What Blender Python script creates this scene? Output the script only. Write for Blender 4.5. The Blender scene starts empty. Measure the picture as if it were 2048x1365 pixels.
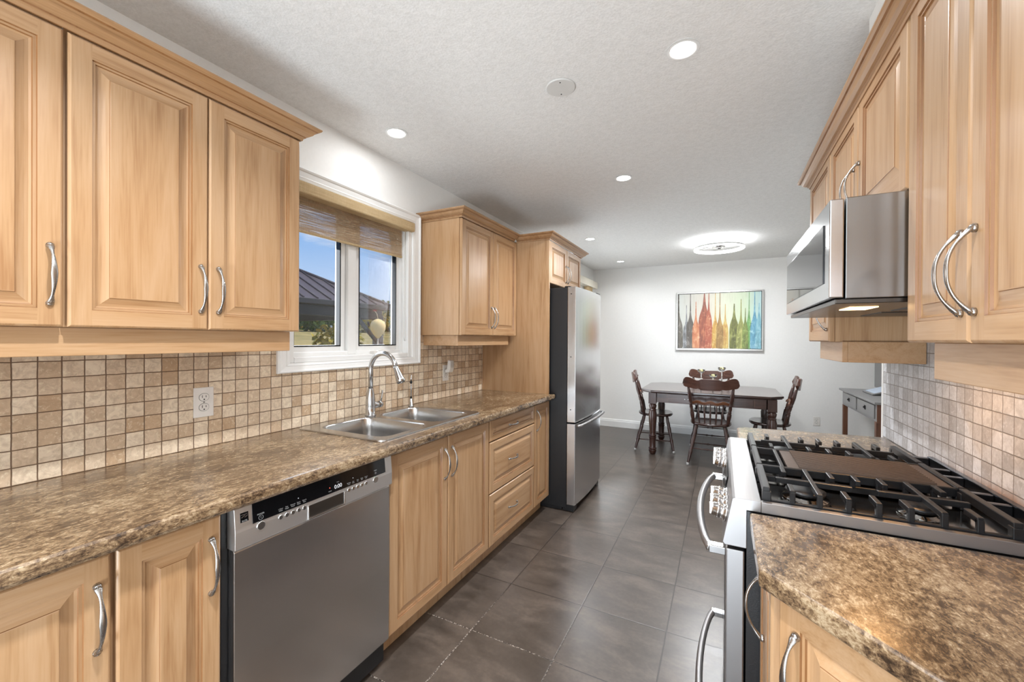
import bpy, bmesh, math, random
from mathutils import Vector, Matrix, noise
random.seed(7)
PI = math.pi
C = bpy.context.scene.collection
V = Vector

# ------------------------------------------------------------------ camera
FPX = 823.65; YAW, PITCH, ROLL = .4721067, -.0043458, .0059199
EYE = V((0, 0, 1.345))
cy_, sy_ = math.cos(YAW), math.sin(YAW)
fwd = V((-sy_*math.cos(PITCH), cy_*math.cos(PITCH), math.sin(PITCH)))
rt = V((cy_, sy_, 0)); up = rt.cross(fwd)
rr = rt*math.cos(ROLL) + up*math.sin(ROLL); uu = -rt*math.sin(ROLL) + up*math.cos(ROLL)
cd = bpy.data.cameras.new('camera'); cam = bpy.data.objects.new('camera', cd); C.objects.link(cam)
cd.sensor_width = 36; cd.sensor_fit = 'HORIZONTAL'; cd.lens = FPX/2048*36; cd.clip_start = .02; cd.clip_end = 300
M = Matrix((rr, uu, -fwd)).transposed().to_4x4(); M.translation = EYE
cam.matrix_world = M
bpy.context.scene.camera = cam
vs = bpy.context.scene.view_settings
vs.view_transform = 'Standard'; vs.look = 'None'; vs.gamma = 1; vs.use_curve_mapping = False
vs.exposure = 0.32
CEIL = 2.44

# ------------------------------------------------------------------ node helpers
def srgb(r, g, b):
    f = lambda c: (c/255/12.92) if c/255 <= .04045 else ((c/255+.055)/1.055)**2.4
    return (f(r), f(g), f(b), 1)
class NT:
    def __init__(s, tree): s.t = tree; s.n = tree.nodes; s.l = tree.links
    def add(s, typ, **kw):
        n = s.n.new(typ)
        for k, v in kw.items():
            if k.startswith('in_'):
                key = k[3:]; key = int(key) if key.isdigit() else key.replace('_', ' ')
                if hasattr(v, 'is_output') : s.l.new(v, n.inputs[key])
                else: n.inputs[key].default_value = v
            else: setattr(n, k, v)
        return n
    def math(s, op, a, b=None, c=None, clamp=False):
        n = s.n.new('ShaderNodeMath'); n.operation = op; n.use_clamp = clamp
        for i, v in enumerate((a, b, c)):
            if v is None: continue
            if hasattr(v, 'is_output'): s.l.new(v, n.inputs[i])
            else: n.inputs[i].default_value = v
        return n.outputs[0]
    def vmath(s, op, a, b=None):
        n = s.n.new('ShaderNodeVectorMath'); n.operation = op
        for i, v in enumerate((a, b)):
            if v is None: continue
            if hasattr(v, 'is_output'): s.l.new(v, n.inputs[i])
            else: n.inputs[i].default_value = v
        return n.outputs[0]
    def mix(s, f, a, b, mode='MIX'):
        n = s.n.new('ShaderNodeMix'); n.data_type = 'RGBA'; n.blend_type = mode
        for k, v in ((0, f), (6, a), (7, b)):
            if hasattr(v, 'is_output'): s.l.new(v, n.inputs[k])
            else: n.inputs[k].default_value = v
        return n.outputs[2]
    def ramp(s, f, stops):
        n = s.n.new('ShaderNodeValToRGB'); e = n.color_ramp.elements
        while len(e) < len(stops): e.new(.5)
        for i, (p, c) in enumerate(stops):
            e[i].position = p; e[i].color = c if len(c) == 4 else (*c, 1)
        s.l.new(f, n.inputs[0]); return n.outputs[0]
    def noise(s, vec, scale, detail=3, rough=.55, dist=0):
        n = s.add('ShaderNodeTexNoise', in_Vector=vec, in_Scale=scale, in_Detail=detail, in_Roughness=rough, in_Distortion=dist)
        return n.outputs[0]
    def objc(s, sc=(1, 1, 1), rnd=True):
        tc = s.n.new('ShaderNodeTexCoord'); v = tc.outputs['Object']
        if rnd:
            oi = s.n.new('ShaderNodeObjectInfo'); k = s.math('MULTIPLY', oi.outputs['Random'], 17.0)
            cx = s.n.new('ShaderNodeCombineXYZ')
            for i in range(3): s.l.new(k, cx.inputs[i])
            v = s.vmath('ADD', v, cx.outputs[0])
        return s.vmath('MULTIPLY', v, sc) if sc != (1, 1, 1) else v
def mat(name):
    m = bpy.data.materials.new(name); m.use_nodes = True
    t = NT(m.node_tree); b = m.node_tree.nodes['Principled BSDF']
    return m, t, b
def setp(b, **kw):
    for k, v in kw.items():
        b.inputs[{'base': 'Base Color', 'rough': 'Roughness', 'metal': 'Metallic', 'spec': 'Specular IOR Level', 'coat': 'Coat Weight', 'coatr': 'Coat Roughness', 'emis': 'Emission Color', 'emstr': 'Emission Strength', 'trans': 'Transmission Weight', 'aniso': 'Anisotropic', 'alpha': 'Alpha'}[k]].default_value = v
def bump(t, b, h, strength=.2, dist=.002):
    n = t.add('ShaderNodeBump', in_Height=h, in_Strength=strength, in_Distance=dist); t.l.new(n.outputs[0], b.inputs['Normal'])
def plain(name, col, rough=.5, metal=0, spec=.5, var=.04, bumpy=0, scale=30):
    m, t, b = mat(name); setp(b, rough=rough, metal=metal, spec=spec)
    n = t.noise(t.objc(), scale, 3)
    c2 = tuple(min(1, c*(1-var)) for c in col[:3])+(1,); c1 = tuple(min(1, c*(1+var)) for c in col[:3])+(1,)
    t.l.new(t.ramp(n, [(.3, c2), (.7, c1)]), b.inputs['Base Color'])
    if bumpy: bump(t, b, n, bumpy)
    return m
def emissive(name, col, s):
    m, t, b = mat(name); setp(b, base=(0, 0, 0, 1), emis=col, emstr=s); return m

def wood(name, axis, base=(178, 142, 104), dark=(148, 108, 72), rough=.3, coat=.35):
    m, t, b = mat(name)
    s1 = [22, 22, 22]; s1[axis] = 1.3; s2 = [240, 240, 240]; s2[axis] = 9
    v1 = t.objc(tuple(s1)); v2 = t.objc(tuple(s2))
    n1 = t.noise(v1, 1, 4, .6, 1.2); n2 = t.noise(v2, 1, 2, .5)
    vb = t.objc((1.7, 1.7, 1.7)); n3 = t.noise(vb, 1, 2)
    n4 = t.noise(t.objc(tuple(x*.42 if i != axis else x*.7 for i, x in enumerate(s1))), 1, 2, .5, 2.2)
    k = t.math('ADD', t.math('MULTIPLY', n1, .5), t.math('ADD', t.math('MULTIPLY', n2, .22), t.math('MULTIPLY', n4, .28)))
    c = t.ramp(k, [(.33, srgb(*dark)), (.48, srgb(*base)), (.6, srgb(min(255, base[0]+9), min(255, base[1]+11), base[2]+14)), (.72, srgb(*[int(.6*x+.4*y) for x, y in zip(base, dark)]))])
    c = t.mix(t.ramp(n3, [(.35, (0, 0, 0)), (.7, (.35, .35, .35))]), c, srgb(base[0]-8, base[1]-18, base[2]-24))
    t.l.new(c, b.inputs['Base Color'])
    setp(b, rough=rough+.1, coat=coat, coatr=.25, spec=.4)
    bump(t, b, n2, .12, .0006)
    return m
WZ = wood('maple_vertical_grain', 2); WY = wood('maple_horizontal_grain', 1); WX = wood('maple_cross_grain', 0)
WG = wood('maple_glazed_groove', 2, (140, 98, 60), (104, 70, 42))
WCR = wood('maple_crown', 1, (164, 127, 90), (132, 98, 66), .3, .4)
DW1 = wood('dark_walnut_stain', 2, (60, 32, 22), (30, 15, 11), .22, .6)
DW2 = wood('dark_walnut_rail', 0, (74, 40, 26), (34, 17, 12), .22, .6)
DWT = wood('dark_table_top', 0, (58, 38, 32), (38, 23, 20), .1, .7)
CHL = wood('chestnut_rail', 0, (104, 60, 32), (60, 32, 18), .22, .6)
BRN = wood('brown_console_leg', 2, (105, 66, 44), (70, 42, 28), .35, .3)

def steel(name, axis, col=(.60, .595, .58), rough=.27, var=.08):
    m, t, b = mat(name); s = [700, 700, 700]; s[axis] = 2.5
    n = t.noise(t.objc(tuple(s)), 1, 1, .4)
    big = t.noise(t.objc((2, 2, 2)), 1, 2)
    r = t.add('ShaderNodeMapRange', in_0=n, in_1=.3, in_2=.7, in_3=rough-var*.25, in_4=rough+var*.25)
    t.l.new(r.outputs[0], b.inputs['Roughness'])
    t.l.new(t.ramp(big, [(.3, tuple(c*.92 for c in col)), (.7, col)]), b.inputs['Base Color'])
    setp(b, metal=1)
    return m
STV = steel('brushed_steel_vertical', 2, (.74, .74, .745), .24); STH = steel('brushed_steel_horizontal', 1, (.38, .37, .37), .4)
STX = steel('brushed_steel_sink', 0, (.55, .54, .53), .24); NICK = steel('satin_nickel', 2, (.44, .42, .40), .28, .05)
CHROME = steel('polished_steel', 1, (.62, .61, .6), .2, .04)
FAUC = steel('faucet_nickel', 2, (.56, .57, .58), .18, .05)
STB = steel('microwave_steel', 1, (.66, .67, .69), .14, .05)
BLKA = plain('black_appliance_enamel', (.012, .012, .013, 1), .35, bumpy=.15, scale=250)
BLKG = plain('black_gloss', (.006, .006, .007, 1), .06)
IRON = plain('cast_iron', (.009, .009, .010, 1), .36, 0, .45, .2, .08, 120)
IRONB = plain('griddle_iron', (.05, .036, .028, 1), .42, 0, .5, .15, .2, 90)
PAN = steel('cooktop_pan_steel', 0, (.30, .285, .27), .12, .05)
WHT = plain('white_plastic', srgb(232, 228, 222), .35)
WPNT = plain('white_trim_paint', srgb(240, 240, 238), .32, var=.01)
WALL = plain('white_wall_paint', srgb(240, 239, 236), .6, var=.012, bumpy=.05, scale=60)
DARKSLOT = plain('dark_slot', (.01, .01, .01, 1), .6)
LETTER = plain('pale_panel_print', (.5, .5, .5, 1), .5)
def ceiling_mat():
    m, t, b = mat('stippled_ceiling'); v = t.objc((1, 1, 1), False)
    n = t.noise(v, 120, 3, .7); n2 = t.noise(v, 38, 3, .6)
    k = t.math('ADD', t.math('MULTIPLY', n, .6), t.math('MULTIPLY', n2, .4))
    t.l.new(t.ramp(k, [(.3, srgb(222, 221, 218)), (.6, srgb(238, 237, 235))]), b.inputs['Base Color'])
    setp(b, rough=.85, spec=.2); bump(t, b, k, .6, .004); return m
CEILM = ceiling_mat()
def counter_mat():
    m, t, b = mat('mottled_brown_laminate'); tc = t.n.new('ShaderNodeTexCoord'); o = tc.outputs['Object']
    w = t.vmath('MULTIPLY', o, (1.9, 1, 1.9))
    n1 = t.noise(w, 46, 6, .75, .5); n2 = t.noise(t.vmath('MULTIPLY', o, (1.6, .8, 1.6)), 8, 4, .65, .5); n3 = t.noise(w, 150, 3, .7); nb = t.noise(o, 2.1, 2)
    k = t.math('ADD', t.math('MULTIPLY', n1, .5), t.math('ADD', t.math('MULTIPLY', n2, .28), t.math('MULTIPLY', n3, .22)))
    c = t.ramp(k, [(.38, srgb(42, 31, 23)), (.44, srgb(78, 60, 44)), (.49, srgb(118, 95, 70)), (.535, srgb(148, 124, 95)), (.59, srgb(178, 158, 129)), (.65, srgb(134, 104, 68))])
    c = t.mix(t.ramp(nb, [(.4, (0, 0, 0)), (.65, (.4, .4, .4))]), c, srgb(128, 98, 64), 'MULTIPLY')
    t.l.new(c, b.inputs['Base Color'])
    r = t.add('ShaderNodeMapRange', in_0=n1, in_3=.2, in_4=.32); t.l.new(r.outputs[0], b.inputs['Roughness'])
    setp(b, spec=.7, coat=.3, coatr=.16); bump(t, b, n3, .1, .0008); return m
CNT = counter_mat()
def tile_mat(name, ca, cb, grout, py=.0508, pz=.0508, oy=0, oz=.9145, amber_low=False):
    m, t, b = mat(name); tc = t.n.new('ShaderNodeTexCoord'); o = tc.outputs['Object']
    sp = t.n.new('ShaderNodeSeparateXYZ'); t.l.new(o, sp.inputs[0])
    wob = t.noise(o, 35, 2); wob = t.math('MULTIPLY', t.math('SUBTRACT', wob, .5), .05)
    a = t.math('ADD', t.math('DIVIDE', t.math('SUBTRACT', sp.outputs[1], oy), py), wob)
    c = t.math('ADD', t.math('DIVIDE', t.math('SUBTRACT', sp.outputs[2], oz), pz), wob)
    fa = t.math('FLOOR', a); fc = t.math('FLOOR', c)
    cx = t.n.new('ShaderNodeCombineXYZ'); t.l.new(fa, cx.inputs[0]); t.l.new(fc, cx.inputs[1])
    wn = t.n.new('ShaderNodeTexWhiteNoise'); wn.noise_dimensions = '3D'; t.l.new(cx.outputs[0], wn.inputs[0])
    ea = t.math('ABSOLUTE', t.math('SUBTRACT', t.math('FRACT', a), .5)); ec = t.math('ABSOLUTE', t.math('SUBTRACT', t.math('FRACT', c), .5))
    e = t.math('MAXIMUM', ea, ec)
    g = t.add('ShaderNodeMapRange', in_0=e, in_1=.462, in_2=.478).outputs[0]
    off = t.vmath('SCALE', wn.outputs[1]); off.node.inputs[3].default_value = 9
    vv = t.vmath('ADD', o, off)
    n = t.noise(vv, 34, 5, .7, 1.2); n2 = t.noise(vv, 85, 4, .7, .5)
    base = t.ramp(wn.outputs[0], [(0, ca), (.45, tuple(.5*x+.5*y for x, y in zip(ca, cb))), (1, cb)])
    col = t.mix(t.ramp(n, [(.42, (0, 0, 0)), (.62, (.42, .42, .42))]), base, tuple(x*.72 for x in ca[:3])+(1,))
    col = t.mix(t.ramp(n2, [(.54, (0, 0, 0)), (.68, (.4, .4, .4))]), col, tuple(min(1, x*1.2) for x in cb[:3])+(1,))
    if amber_low:   # amber tint low on the tiles behind the cooker
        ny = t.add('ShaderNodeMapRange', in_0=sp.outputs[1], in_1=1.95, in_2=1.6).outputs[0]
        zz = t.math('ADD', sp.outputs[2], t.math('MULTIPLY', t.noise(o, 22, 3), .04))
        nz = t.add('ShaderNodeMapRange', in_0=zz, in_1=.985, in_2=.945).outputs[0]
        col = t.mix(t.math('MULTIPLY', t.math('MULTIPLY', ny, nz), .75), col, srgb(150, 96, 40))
    col = t.mix(g, col, grout); t.l.new(col, b.inputs['Base Color'])
    h = t.math('ADD', t.math('MULTIPLY', g, -1), t.math('MULTIPLY', n2, .15))
    setp(b, rough=.42, spec=.45); bump(t, b, h, .5, .002); return m
TILL = tile_mat('travertine_tiles_left', srgb(194, 164, 132), srgb(244, 228, 204), srgb(112, 88, 68), oy=.398)
TILR = tile_mat('travertine_tiles_cool_lit', srgb(176, 174, 174), srgb(224, 226, 230), srgb(132, 124, 118), py=.0485, pz=.0497, oy=.02, oz=.9055, amber_low=True)  # left travertine again, with cool bluish light put into its colours
def floor_mat():
    m, t, b = mat('dark_ceramic_floor_tile'); tc = t.n.new('ShaderNodeTexCoord'); o = tc.outputs['Object']
    sp = t.n.new('ShaderNodeSeparateXYZ'); t.l.new(o, sp.inputs[0])
    a = t.math('DIVIDE', t.math('SUBTRACT', sp.outputs[0], -.6215), .4015); c = t.math('DIVIDE', t.math('SUBTRACT', sp.outputs[1], 2.012), .4035)
    cx = t.n.new('ShaderNodeCombineXYZ'); t.l.new(t.math('FLOOR', a), cx.inputs[0]); t.l.new(t.math('FLOOR', c), cx.inputs[1])
    wn = t.n.new('ShaderNodeTexWhiteNoise'); t.l.new(cx.outputs[0], wn.inputs[0])
    ea = t.math('ABSOLUTE', t.math('SUBTRACT', t.math('FRACT', a), .5)); ec = t.math('ABSOLUTE', t.math('SUBTRACT', t.math('FRACT', c), .5))
    e = t.math('MAXIMUM', ea, ec); g = t.add('ShaderNodeMapRange', in_0=e, in_1=.4915, in_2=.4945).outputs[0]
    off = t.vmath('SCALE', wn.outputs[1]); off.node.inputs[3].default_value = 9
    vv = t.vmath('ADD', o, off); n = t.noise(t.vmath('MULTIPLY', vv, (1, 2.2, 1)), 4, 5, .62, .4); n2 = t.noise(vv, 60, 3)
    k = t.math('ADD', t.math('MULTIPLY', n, .8), t.math('MULTIPLY', n2, .2))
    col = t.ramp(k, [(.34, srgb(61, 53, 46)), (.5, srgb(76, 67, 60)), (.66, srgb(96, 85, 76))])
    # worn whitish grout along one joint near the dishwasher
    gn = t.noise(o, 90, 3, .8)
    near = t.add('ShaderNodeMapRange', in_0=sp.outputs[1], in_1=2.0, in_2=1.5).outputs[0]
    wh = t.math('MULTIPLY', near, t.add('ShaderNodeMapRange', in_0=gn, in_1=.5, in_2=.58).outputs[0])
    left = t.add('ShaderNodeMapRange', in_0=sp.outputs[0], in_1=-.55, in_2=-.7).outputs[0]
    gcol = t.mix(t.math('MULTIPLY', wh, left), srgb(48, 41, 36), srgb(190, 180, 168))
    col = t.mix(g, col, gcol); t.l.new(col, b.inputs['Base Color'])
    r = t.add('ShaderNodeMapRange', in_0=n, in_3=.24, in_4=.38); t.l.new(r.outputs[0], b.inputs['Roughness'])
    setp(b, spec=.75); bump(t, b, t.math('SUBTRACT', t.math('MULTIPLY', n2, .2), g), .35, .0015); return m
FLOORM = floor_mat()
def glass_mat():
    m = bpy.data.materials.new('window_glass'); m.use_nodes = True; t = NT(m.node_tree); t.n.clear()
    o = t.add('ShaderNodeOutputMaterial'); tr = t.add('ShaderNodeBsdfTransparent'); gl = t.add('ShaderNodeBsdfGlossy', in_Roughness=.02)
    fr = t.add('ShaderNodeFresnel', in_IOR=1.35); mx = t.add('ShaderNodeMixShader', in_0=fr.outputs[0])
    t.l.new(tr.outputs[0], mx.inputs[1]); t.l.new(gl.outputs[0], mx.inputs[2]); t.l.new(mx.outputs[0], o.inputs[0]); return m
GLASS = glass_mat()
def clearglass():
    m, t, b = mat('clear_stemware_glass'); setp(b, base=(.95, .97, .97, 1), rough=.02, trans=1); b.inputs['IOR'].default_value = 1.45; return m
CGL = clearglass()
def weave_mat(name, a, c, transl):
    m, t, b = mat(name); v = t.objc((1, 1, 1), False); sp = t.n.new('ShaderNodeSeparateXYZ'); t.l.new(v, sp.inputs[0])
    n = t.noise(t.vmath('MULTIPLY', v, (20, 6, 340)), 1, 3, .7); n2 = t.noise(t.vmath('MULTIPLY', v, (400, 400, 30)), 1, 2)
    k = t.math('ADD', t.math('MULTIPLY', n, .7), t.math('MULTIPLY', n2, .3))
    col = t.ramp(k, [(.35, a), (.62, c)]); t.l.new(col, b.inputs['Base Color']); setp(b, rough=.85, spec=.1); bump(t, b, k, .5, .002)
    if transl:
        out = [x for x in t.n if x.type == 'OUTPUT_MATERIAL'][0]
        tl = t.add('ShaderNodeBsdfTranslucent', in_0=col); mx = t.add('ShaderNodeMixShader', in_0=.45)
        t.l.new(b.outputs[0], mx.inputs[1]); t.l.new(tl.outputs[0], mx.inputs[2])
        tp = t.add('ShaderNodeBsdfTransparent'); wv = t.add('ShaderNodeMapRange', in_0=n, in_1=.42, in_2=.58, in_3=.05, in_4=.6)
        m2 = t.add('ShaderNodeMixShader', in_0=wv.outputs[0]); t.l.new(mx.outputs[0], m2.inputs[1]); t.l.new(tp.outputs[0], m2.inputs[2]); t.l.new(m2.outputs[0], out.inputs[0])
    return m
BLINDV = weave_mat('woven_valance', srgb(176, 150, 112), srgb(208, 186, 148), False)
BLINDF = weave_mat('woven_shade', srgb(168, 136, 104), srgb(234, 214, 184), True)

# ------------------------------------------------------------------ world, sun, room lights
w = bpy.data.worlds.new('sky'); bpy.context.scene.world = w; w.use_nodes = True; t = NT(w.node_tree)
bg = t.n['Background']; tc = t.n.new('ShaderNodeTexCoord'); sp = t.n.new('ShaderNodeSeparateXYZ'); t.l.new(tc.outputs['Generated'], sp.inputs[0])
sky = t.ramp(sp.outputs[2], [(0, srgb(222, 234, 250)), (.08, srgb(196, 218, 247)), (.2, srgb(150, 190, 240)), (.6, srgb(95, 150, 225))])
cn = t.noise(t.vmath('MULTIPLY', tc.outputs['Generated'], (1, 1, 4)), 3.2, 6, .6)
cl = t.ramp(cn, [(.56, (0, 0, 0)), (.72, (.8, .8, .8))]); sky = t.mix(cl, sky, (1, 1, 1, 1))
t.l.new(sky, bg.inputs[0]); bg.inputs[1].default_value = .82
sd = bpy.data.lights.new('sun', 'SUN'); sd.energy = 3.2; sd.angle = .01; sd.color = (1, .95, .87)
so = bpy.data.objects.new('sun', sd); C.objects.link(so); so.rotation_euler = V((-.36, -.42, -.84)).to_track_quat('-Z', 'Y').to_euler()
def area(name, loc, aim, size, power, col=(1, 1, 1), shape='RECTANGLE', size2=None, spread=PI):
    d = bpy.data.lights.new(name, 'AREA'); d.energy = power; d.color = col; d.shape = shape; d.size = size
    if size2: d.size_y = size2
    d.spread = spread
    o = bpy.data.objects.new(name, d); C.objects.link(o); o.location = loc; o.rotation_euler = V(aim).to_track_quat('-Z', 'Y').to_euler(); return o
# two fills added behind the camera, then daylight through the patio door and window
area('added_flash_fill', (-.55, -1.5, .3), (0, .38, 1), .9, 66, (.82, .92, 1), size2=.9)  # unseen upward lamp added as stand-in for a bounced flash
area('added_back_fill', (-.55, -2.47, 1.05), (0, 1, .05), 1.5, 34, (.88, .95, 1), size2=2.0)  # added fill without a seen source, aimed forward from the back wall
area('daylight_patio', (-1.74, 4.9, 1.0), (.8, -.5, 1), 1.0, 17, (.88, .95, 1), size2=1.9)
area('daylight_window', (-1.99, 1.68, 1.55), (1, 0, -.15), .8, 8, (.9, .95, 1), size2=.6)

# ------------------------------------------------------------------ mesh builder
class MB:
    def __init__(s): s.v = []; s.f = []; s.m = []; s.sm = []
    def vert(s, p): s.v.append(V(p)); return len(s.v)-1
    def face(s, idx, m=0, hint=None, smooth=False):
        if hint is not None:
            a, b, c = (s.v[idx[i]] for i in (0, 1, 2)); n = (b-a).cross(c-a)
            if len(idx) > 3: n = n + (s.v[idx[2]]-a).cross(s.v[idx[3]]-a)
            if n.dot(V(hint)) < 0: idx = list(reversed(idx))
        s.f.append(list(idx)); s.m.append(m); s.sm.append(smooth)
    def quad(s, pts, m=0, hint=None): s.face([s.vert(p) for p in pts], m, hint)
    def box(s, a, b, m=0):
        x0, y0, z0 = (min(a[i], b[i]) for i in range(3)); x1, y1, z1 = (max(a[i], b[i]) for i in range(3))
        i = [s.vert(p) for p in ((x0, y0, z0), (x1, y0, z0), (x1, y1, z0), (x0, y1, z0), (x0, y0, z1), (x1, y0, z1), (x1, y1, z1), (x0, y1, z1))]
        for q in ((0, 3, 2, 1), (4, 5, 6, 7), (0, 1, 5, 4), (1, 2, 6, 5), (2, 3, 7, 6), (3, 0, 4, 7)): s.face([i[k] for k in q], m)
    def prism(s, poly, axis, a, b, m=0):   # poly: 2d points in the remaining axes order
        def P(p, t):
            if axis == 0: return (t, p[0], p[1])
            if axis == 1: return (p[0], t, p[1])
            return (p[0], p[1], t)
        A = [s.vert(P(p, a)) for p in poly]; B = [s.vert(P(p, b)) for p in poly]; n = len(poly)
        area2 = sum(poly[i][0]*poly[(i+1) % n][1]-poly[(i+1) % n][0]*poly[i][1] for i in range(n))
        d = [0, 0, 0]; d[axis] = 1 if b > a else -1; D = V(d)
        s.face(A, m, -D); s.face(B, m, D)
        flip = (area2 > 0) != (b > a)
        if axis == 1: flip = not flip
        for i in range(n):
            j = (i+1) % n; q = [A[i], A[j], B[j], B[i]]
            s.face(q[::-1] if flip else q, m)
    def tube(s, pts, rad, seg=10, caps=True, m=0, flat=None, smooth=True):
        pts = [V(p) for p in pts]; n = len(pts)
        if not hasattr(rad, '__len__'): rad = [rad]*n
        prev = None; rings = []
        for i, p in enumerate(pts):
            tan = (pts[min(i+1, n-1)]-pts[max(i-1, 0)]).normalized()
            if prev is None:
                r = V(flat) if flat is not None else (V((0, 0, 1)) if abs(tan.z) < .9 else V((1, 0, 0)))
            else: r = prev
            r = (r-tan*r.dot(tan)).normalized(); prev = r; q = tan.cross(r)
            ra, rb = (rad[i] if hasattr(rad[i], '__len__') else (rad[i], rad[i]))
            rings.append([s.vert(p+r*ra*math.cos(2*PI*k/seg)+q*rb*math.sin(2*PI*k/seg)) for k in range(seg)])
        for a, b in zip(rings, rings[1:]):
            for k in range(seg): s.face([a[k], a[(k+1) % seg], b[(k+1) % seg], b[k]], m, None, smooth)
        if caps: s.face(rings[0][::-1], m); s.face(rings[-1], m)
    def lathe(s, prof, o, axis=(0, 0, 1), seg=16, m=0, smooth=True, caps=True):
        # prof: (distance along axis, radius)
        A = V(axis).normalized(); r = A.orthogonal().normalized(); q = A.cross(r); o = V(o); rings = []
        for d, R in prof: rings.append([s.vert(o+A*d+(r*math.cos(2*PI*k/seg)+q*math.sin(2*PI*k/seg))*max(R, 1e-5)) for k in range(seg)])
        for a, b in zip(rings, rings[1:]):
            for k in range(seg): s.face([a[k], a[(k+1) % seg], b[(k+1) % seg], b[k]], m, None, smooth)
        if caps: s.face(rings[0][::-1], m); s.face(rings[-1], m)
    def build(s, name, mats, parent=None, bevel=0, seg=2, auto=False):
        if not isinstance(mats, (list, tuple)): mats = [mats]
        off = V((0, 0, 0)); p = parent
        while p is not None: off += V(p.location); p = p.parent
        me = bpy.data.meshes.new(name); me.from_pydata([v-off for v in s.v], [], s.f)
        for mm in mats: me.materials.append(mm)
        for pl, a, b in zip(me.polygons, s.m, s.sm): pl.material_index = a; pl.use_smooth = b
        me.update()
        o = bpy.data.objects.new(name, me); C.objects.link(o)
        if parent is not None: o.parent = parent
        if bevel:
            b = o.modifiers.new('bevel', 'BEVEL'); b.width = bevel; b.segments = seg; b.limit_method = 'ANGLE'; b.angle_limit = math.radians(40)
        return o
def thing(name, label, cat, loc=(0, 0, 0), group=None):
    o = bpy.data.objects.new(name, None); C.objects.link(o); o.location = loc; o.empty_display_size = .05
    o['label'] = label; o['category'] = cat
    if group: o['group'] = group
    return o
def tag(o, label, cat, group=None):
    o['label'] = label; o['category'] = cat
    if group: o['group'] = group
    return o
def struct(mb, name, m, bevel=0):
    o = mb.build(name, m, None, bevel); o['kind'] = 'structure'; return o
def recenter(o):      # put a world-built top-level mesh's origin at its base
    me = o.data; xs = [v.co for v in me.vertices]
    c = V((sum(v.x for v in xs)/len(xs), sum(v.y for v in xs)/len(xs), min(v.z for v in xs)))
    for v in me.vertices: v.co -= c
    o.location = c; return o
def boxobj(name, a, b, m, parent=None, bevel=0):
    q = MB(); q.box(a, b); return q.build(name, m, parent, bevel)
def text(s_, size, loc, X, Y, m, parent, name='lettering', ext=.0002, bold=0):
    # X: reading direction, Y: up direction of the letters
    c = bpy.data.curves.new(name, 'FONT'); c.body = s_; c.size = size; c.extrude = ext; c.align_x = 'CENTER'; c.align_y = 'CENTER'; c.offset = bold
    tmp = bpy.data.objects.new(name, c); C.objects.link(tmp)
    dg = bpy.context.evaluated_depsgraph_get(); me = bpy.data.meshes.new_from_object(tmp.evaluated_get(dg))
    bpy.data.objects.remove(tmp)
    X = V(X).normalized(); Y = V(Y).normalized(); Z = X.cross(Y); R = Matrix((X, Y, Z)).transposed()
    off = V((0, 0, 0)); p = parent
    while p is not None: off += V(p.location); p = p.parent
    for v in me.vertices: v.co = R @ v.co + V(loc) - off
    me.materials.clear(); me.materials.append(m)
    o = bpy.data.objects.new(name, me); C.objects.link(o); o.parent = parent; return o

# ------------------------------------------------------------------ room shell
XL, XR, YF, YB, XD = -1.82, .675, 6.40, -2.45, 1.66
WT = .15
q = MB(); q.box((XL-WT, YB-.2, -.12), (XD+.2, YF+.2, 0)); struct(q, 'floor', FLOORM)
q = MB(); q.box((XL-WT-.25, YB-.4, CEIL), (XD+.4, YF+.4, CEIL+.15)); struct(q, 'ceiling', CEILM)
# left wall with the kitchen window hole and the patio door hole
WY0, WY1, WZ0, WZ1 = 1.25, 2.105, 1.225, 2.105
PY0, PY1, PZ1 = 4.35, 6.1, 2.08
q = MB(); x0, x1 = XL-WT, XL
q.box((x0, YB, 0), (x1, WY0, CEIL)); q.box((x0, WY0, 0), (x1, WY1, WZ0)); q.box((x0, WY0, WZ1), (x1, WY1, CEIL)); q.box((x0, WY1, 0), (x1, PY0, CEIL)); q.box((x0, PY0, PZ1), (x1, PY1, CEIL)); q.box((x0, PY1, 0), (x1, YF, CEIL))
struct(q, 'wall_left', WALL)
q = MB(); q.box((XL-WT, YF, 0), (XD+WT, YF+WT, CEIL)); struct(q, 'wall_far', WALL)
q = MB(); q.box((XR, YB, 0), (XR+.12, 2.50, CEIL)); q.box((XR+.12, 2.38, 0), (XD, 2.50, CEIL)); struct(q, 'wall_right', WALL)
q = MB(); q.box((XD, 2.38, 0), (XD+WT, YF, CEIL)); struct(q, 'wall_dining_right', WALL)
q = MB(); q.box((XL-WT, YB-WT, 0), (-1.35, YB, CEIL)); q.box((.25, YB-WT, 0), (XR+.12, YB, CEIL)); q.box((-1.35, YB-WT, 2.1), (.25, YB, CEIL)); struct(q, 'wall_back', plain('greige_dimming_wall', srgb(176, 168, 160), .6))  # opening made up for the added fill; greige chosen to dim microwave reflections
q = MB(); q.box((.437, YB, 2.135), (XR, 1.80, CEIL)); struct(q, 'wall_soffit', WALL)
# tiled splashbacks
q = MB(); q.box((XL, -1.2, .9145), (XL+.008, 1.19, 1.372)); q.box((XL, 1.19, .9145), (XL+.008, 2.176, 1.19)); q.box((XL, 2.176, .9145), (XL+.008, 3.0, 1.372)); struct(q, 'trim_1', TILL)
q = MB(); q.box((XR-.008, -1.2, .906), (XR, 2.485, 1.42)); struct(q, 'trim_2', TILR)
q = MB(); q.box((XR-.010, 2.484, .2), (XR+.004, 2.506, CEIL-.002)); struct(q, 'trim_3', WPNT, .003)
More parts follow.
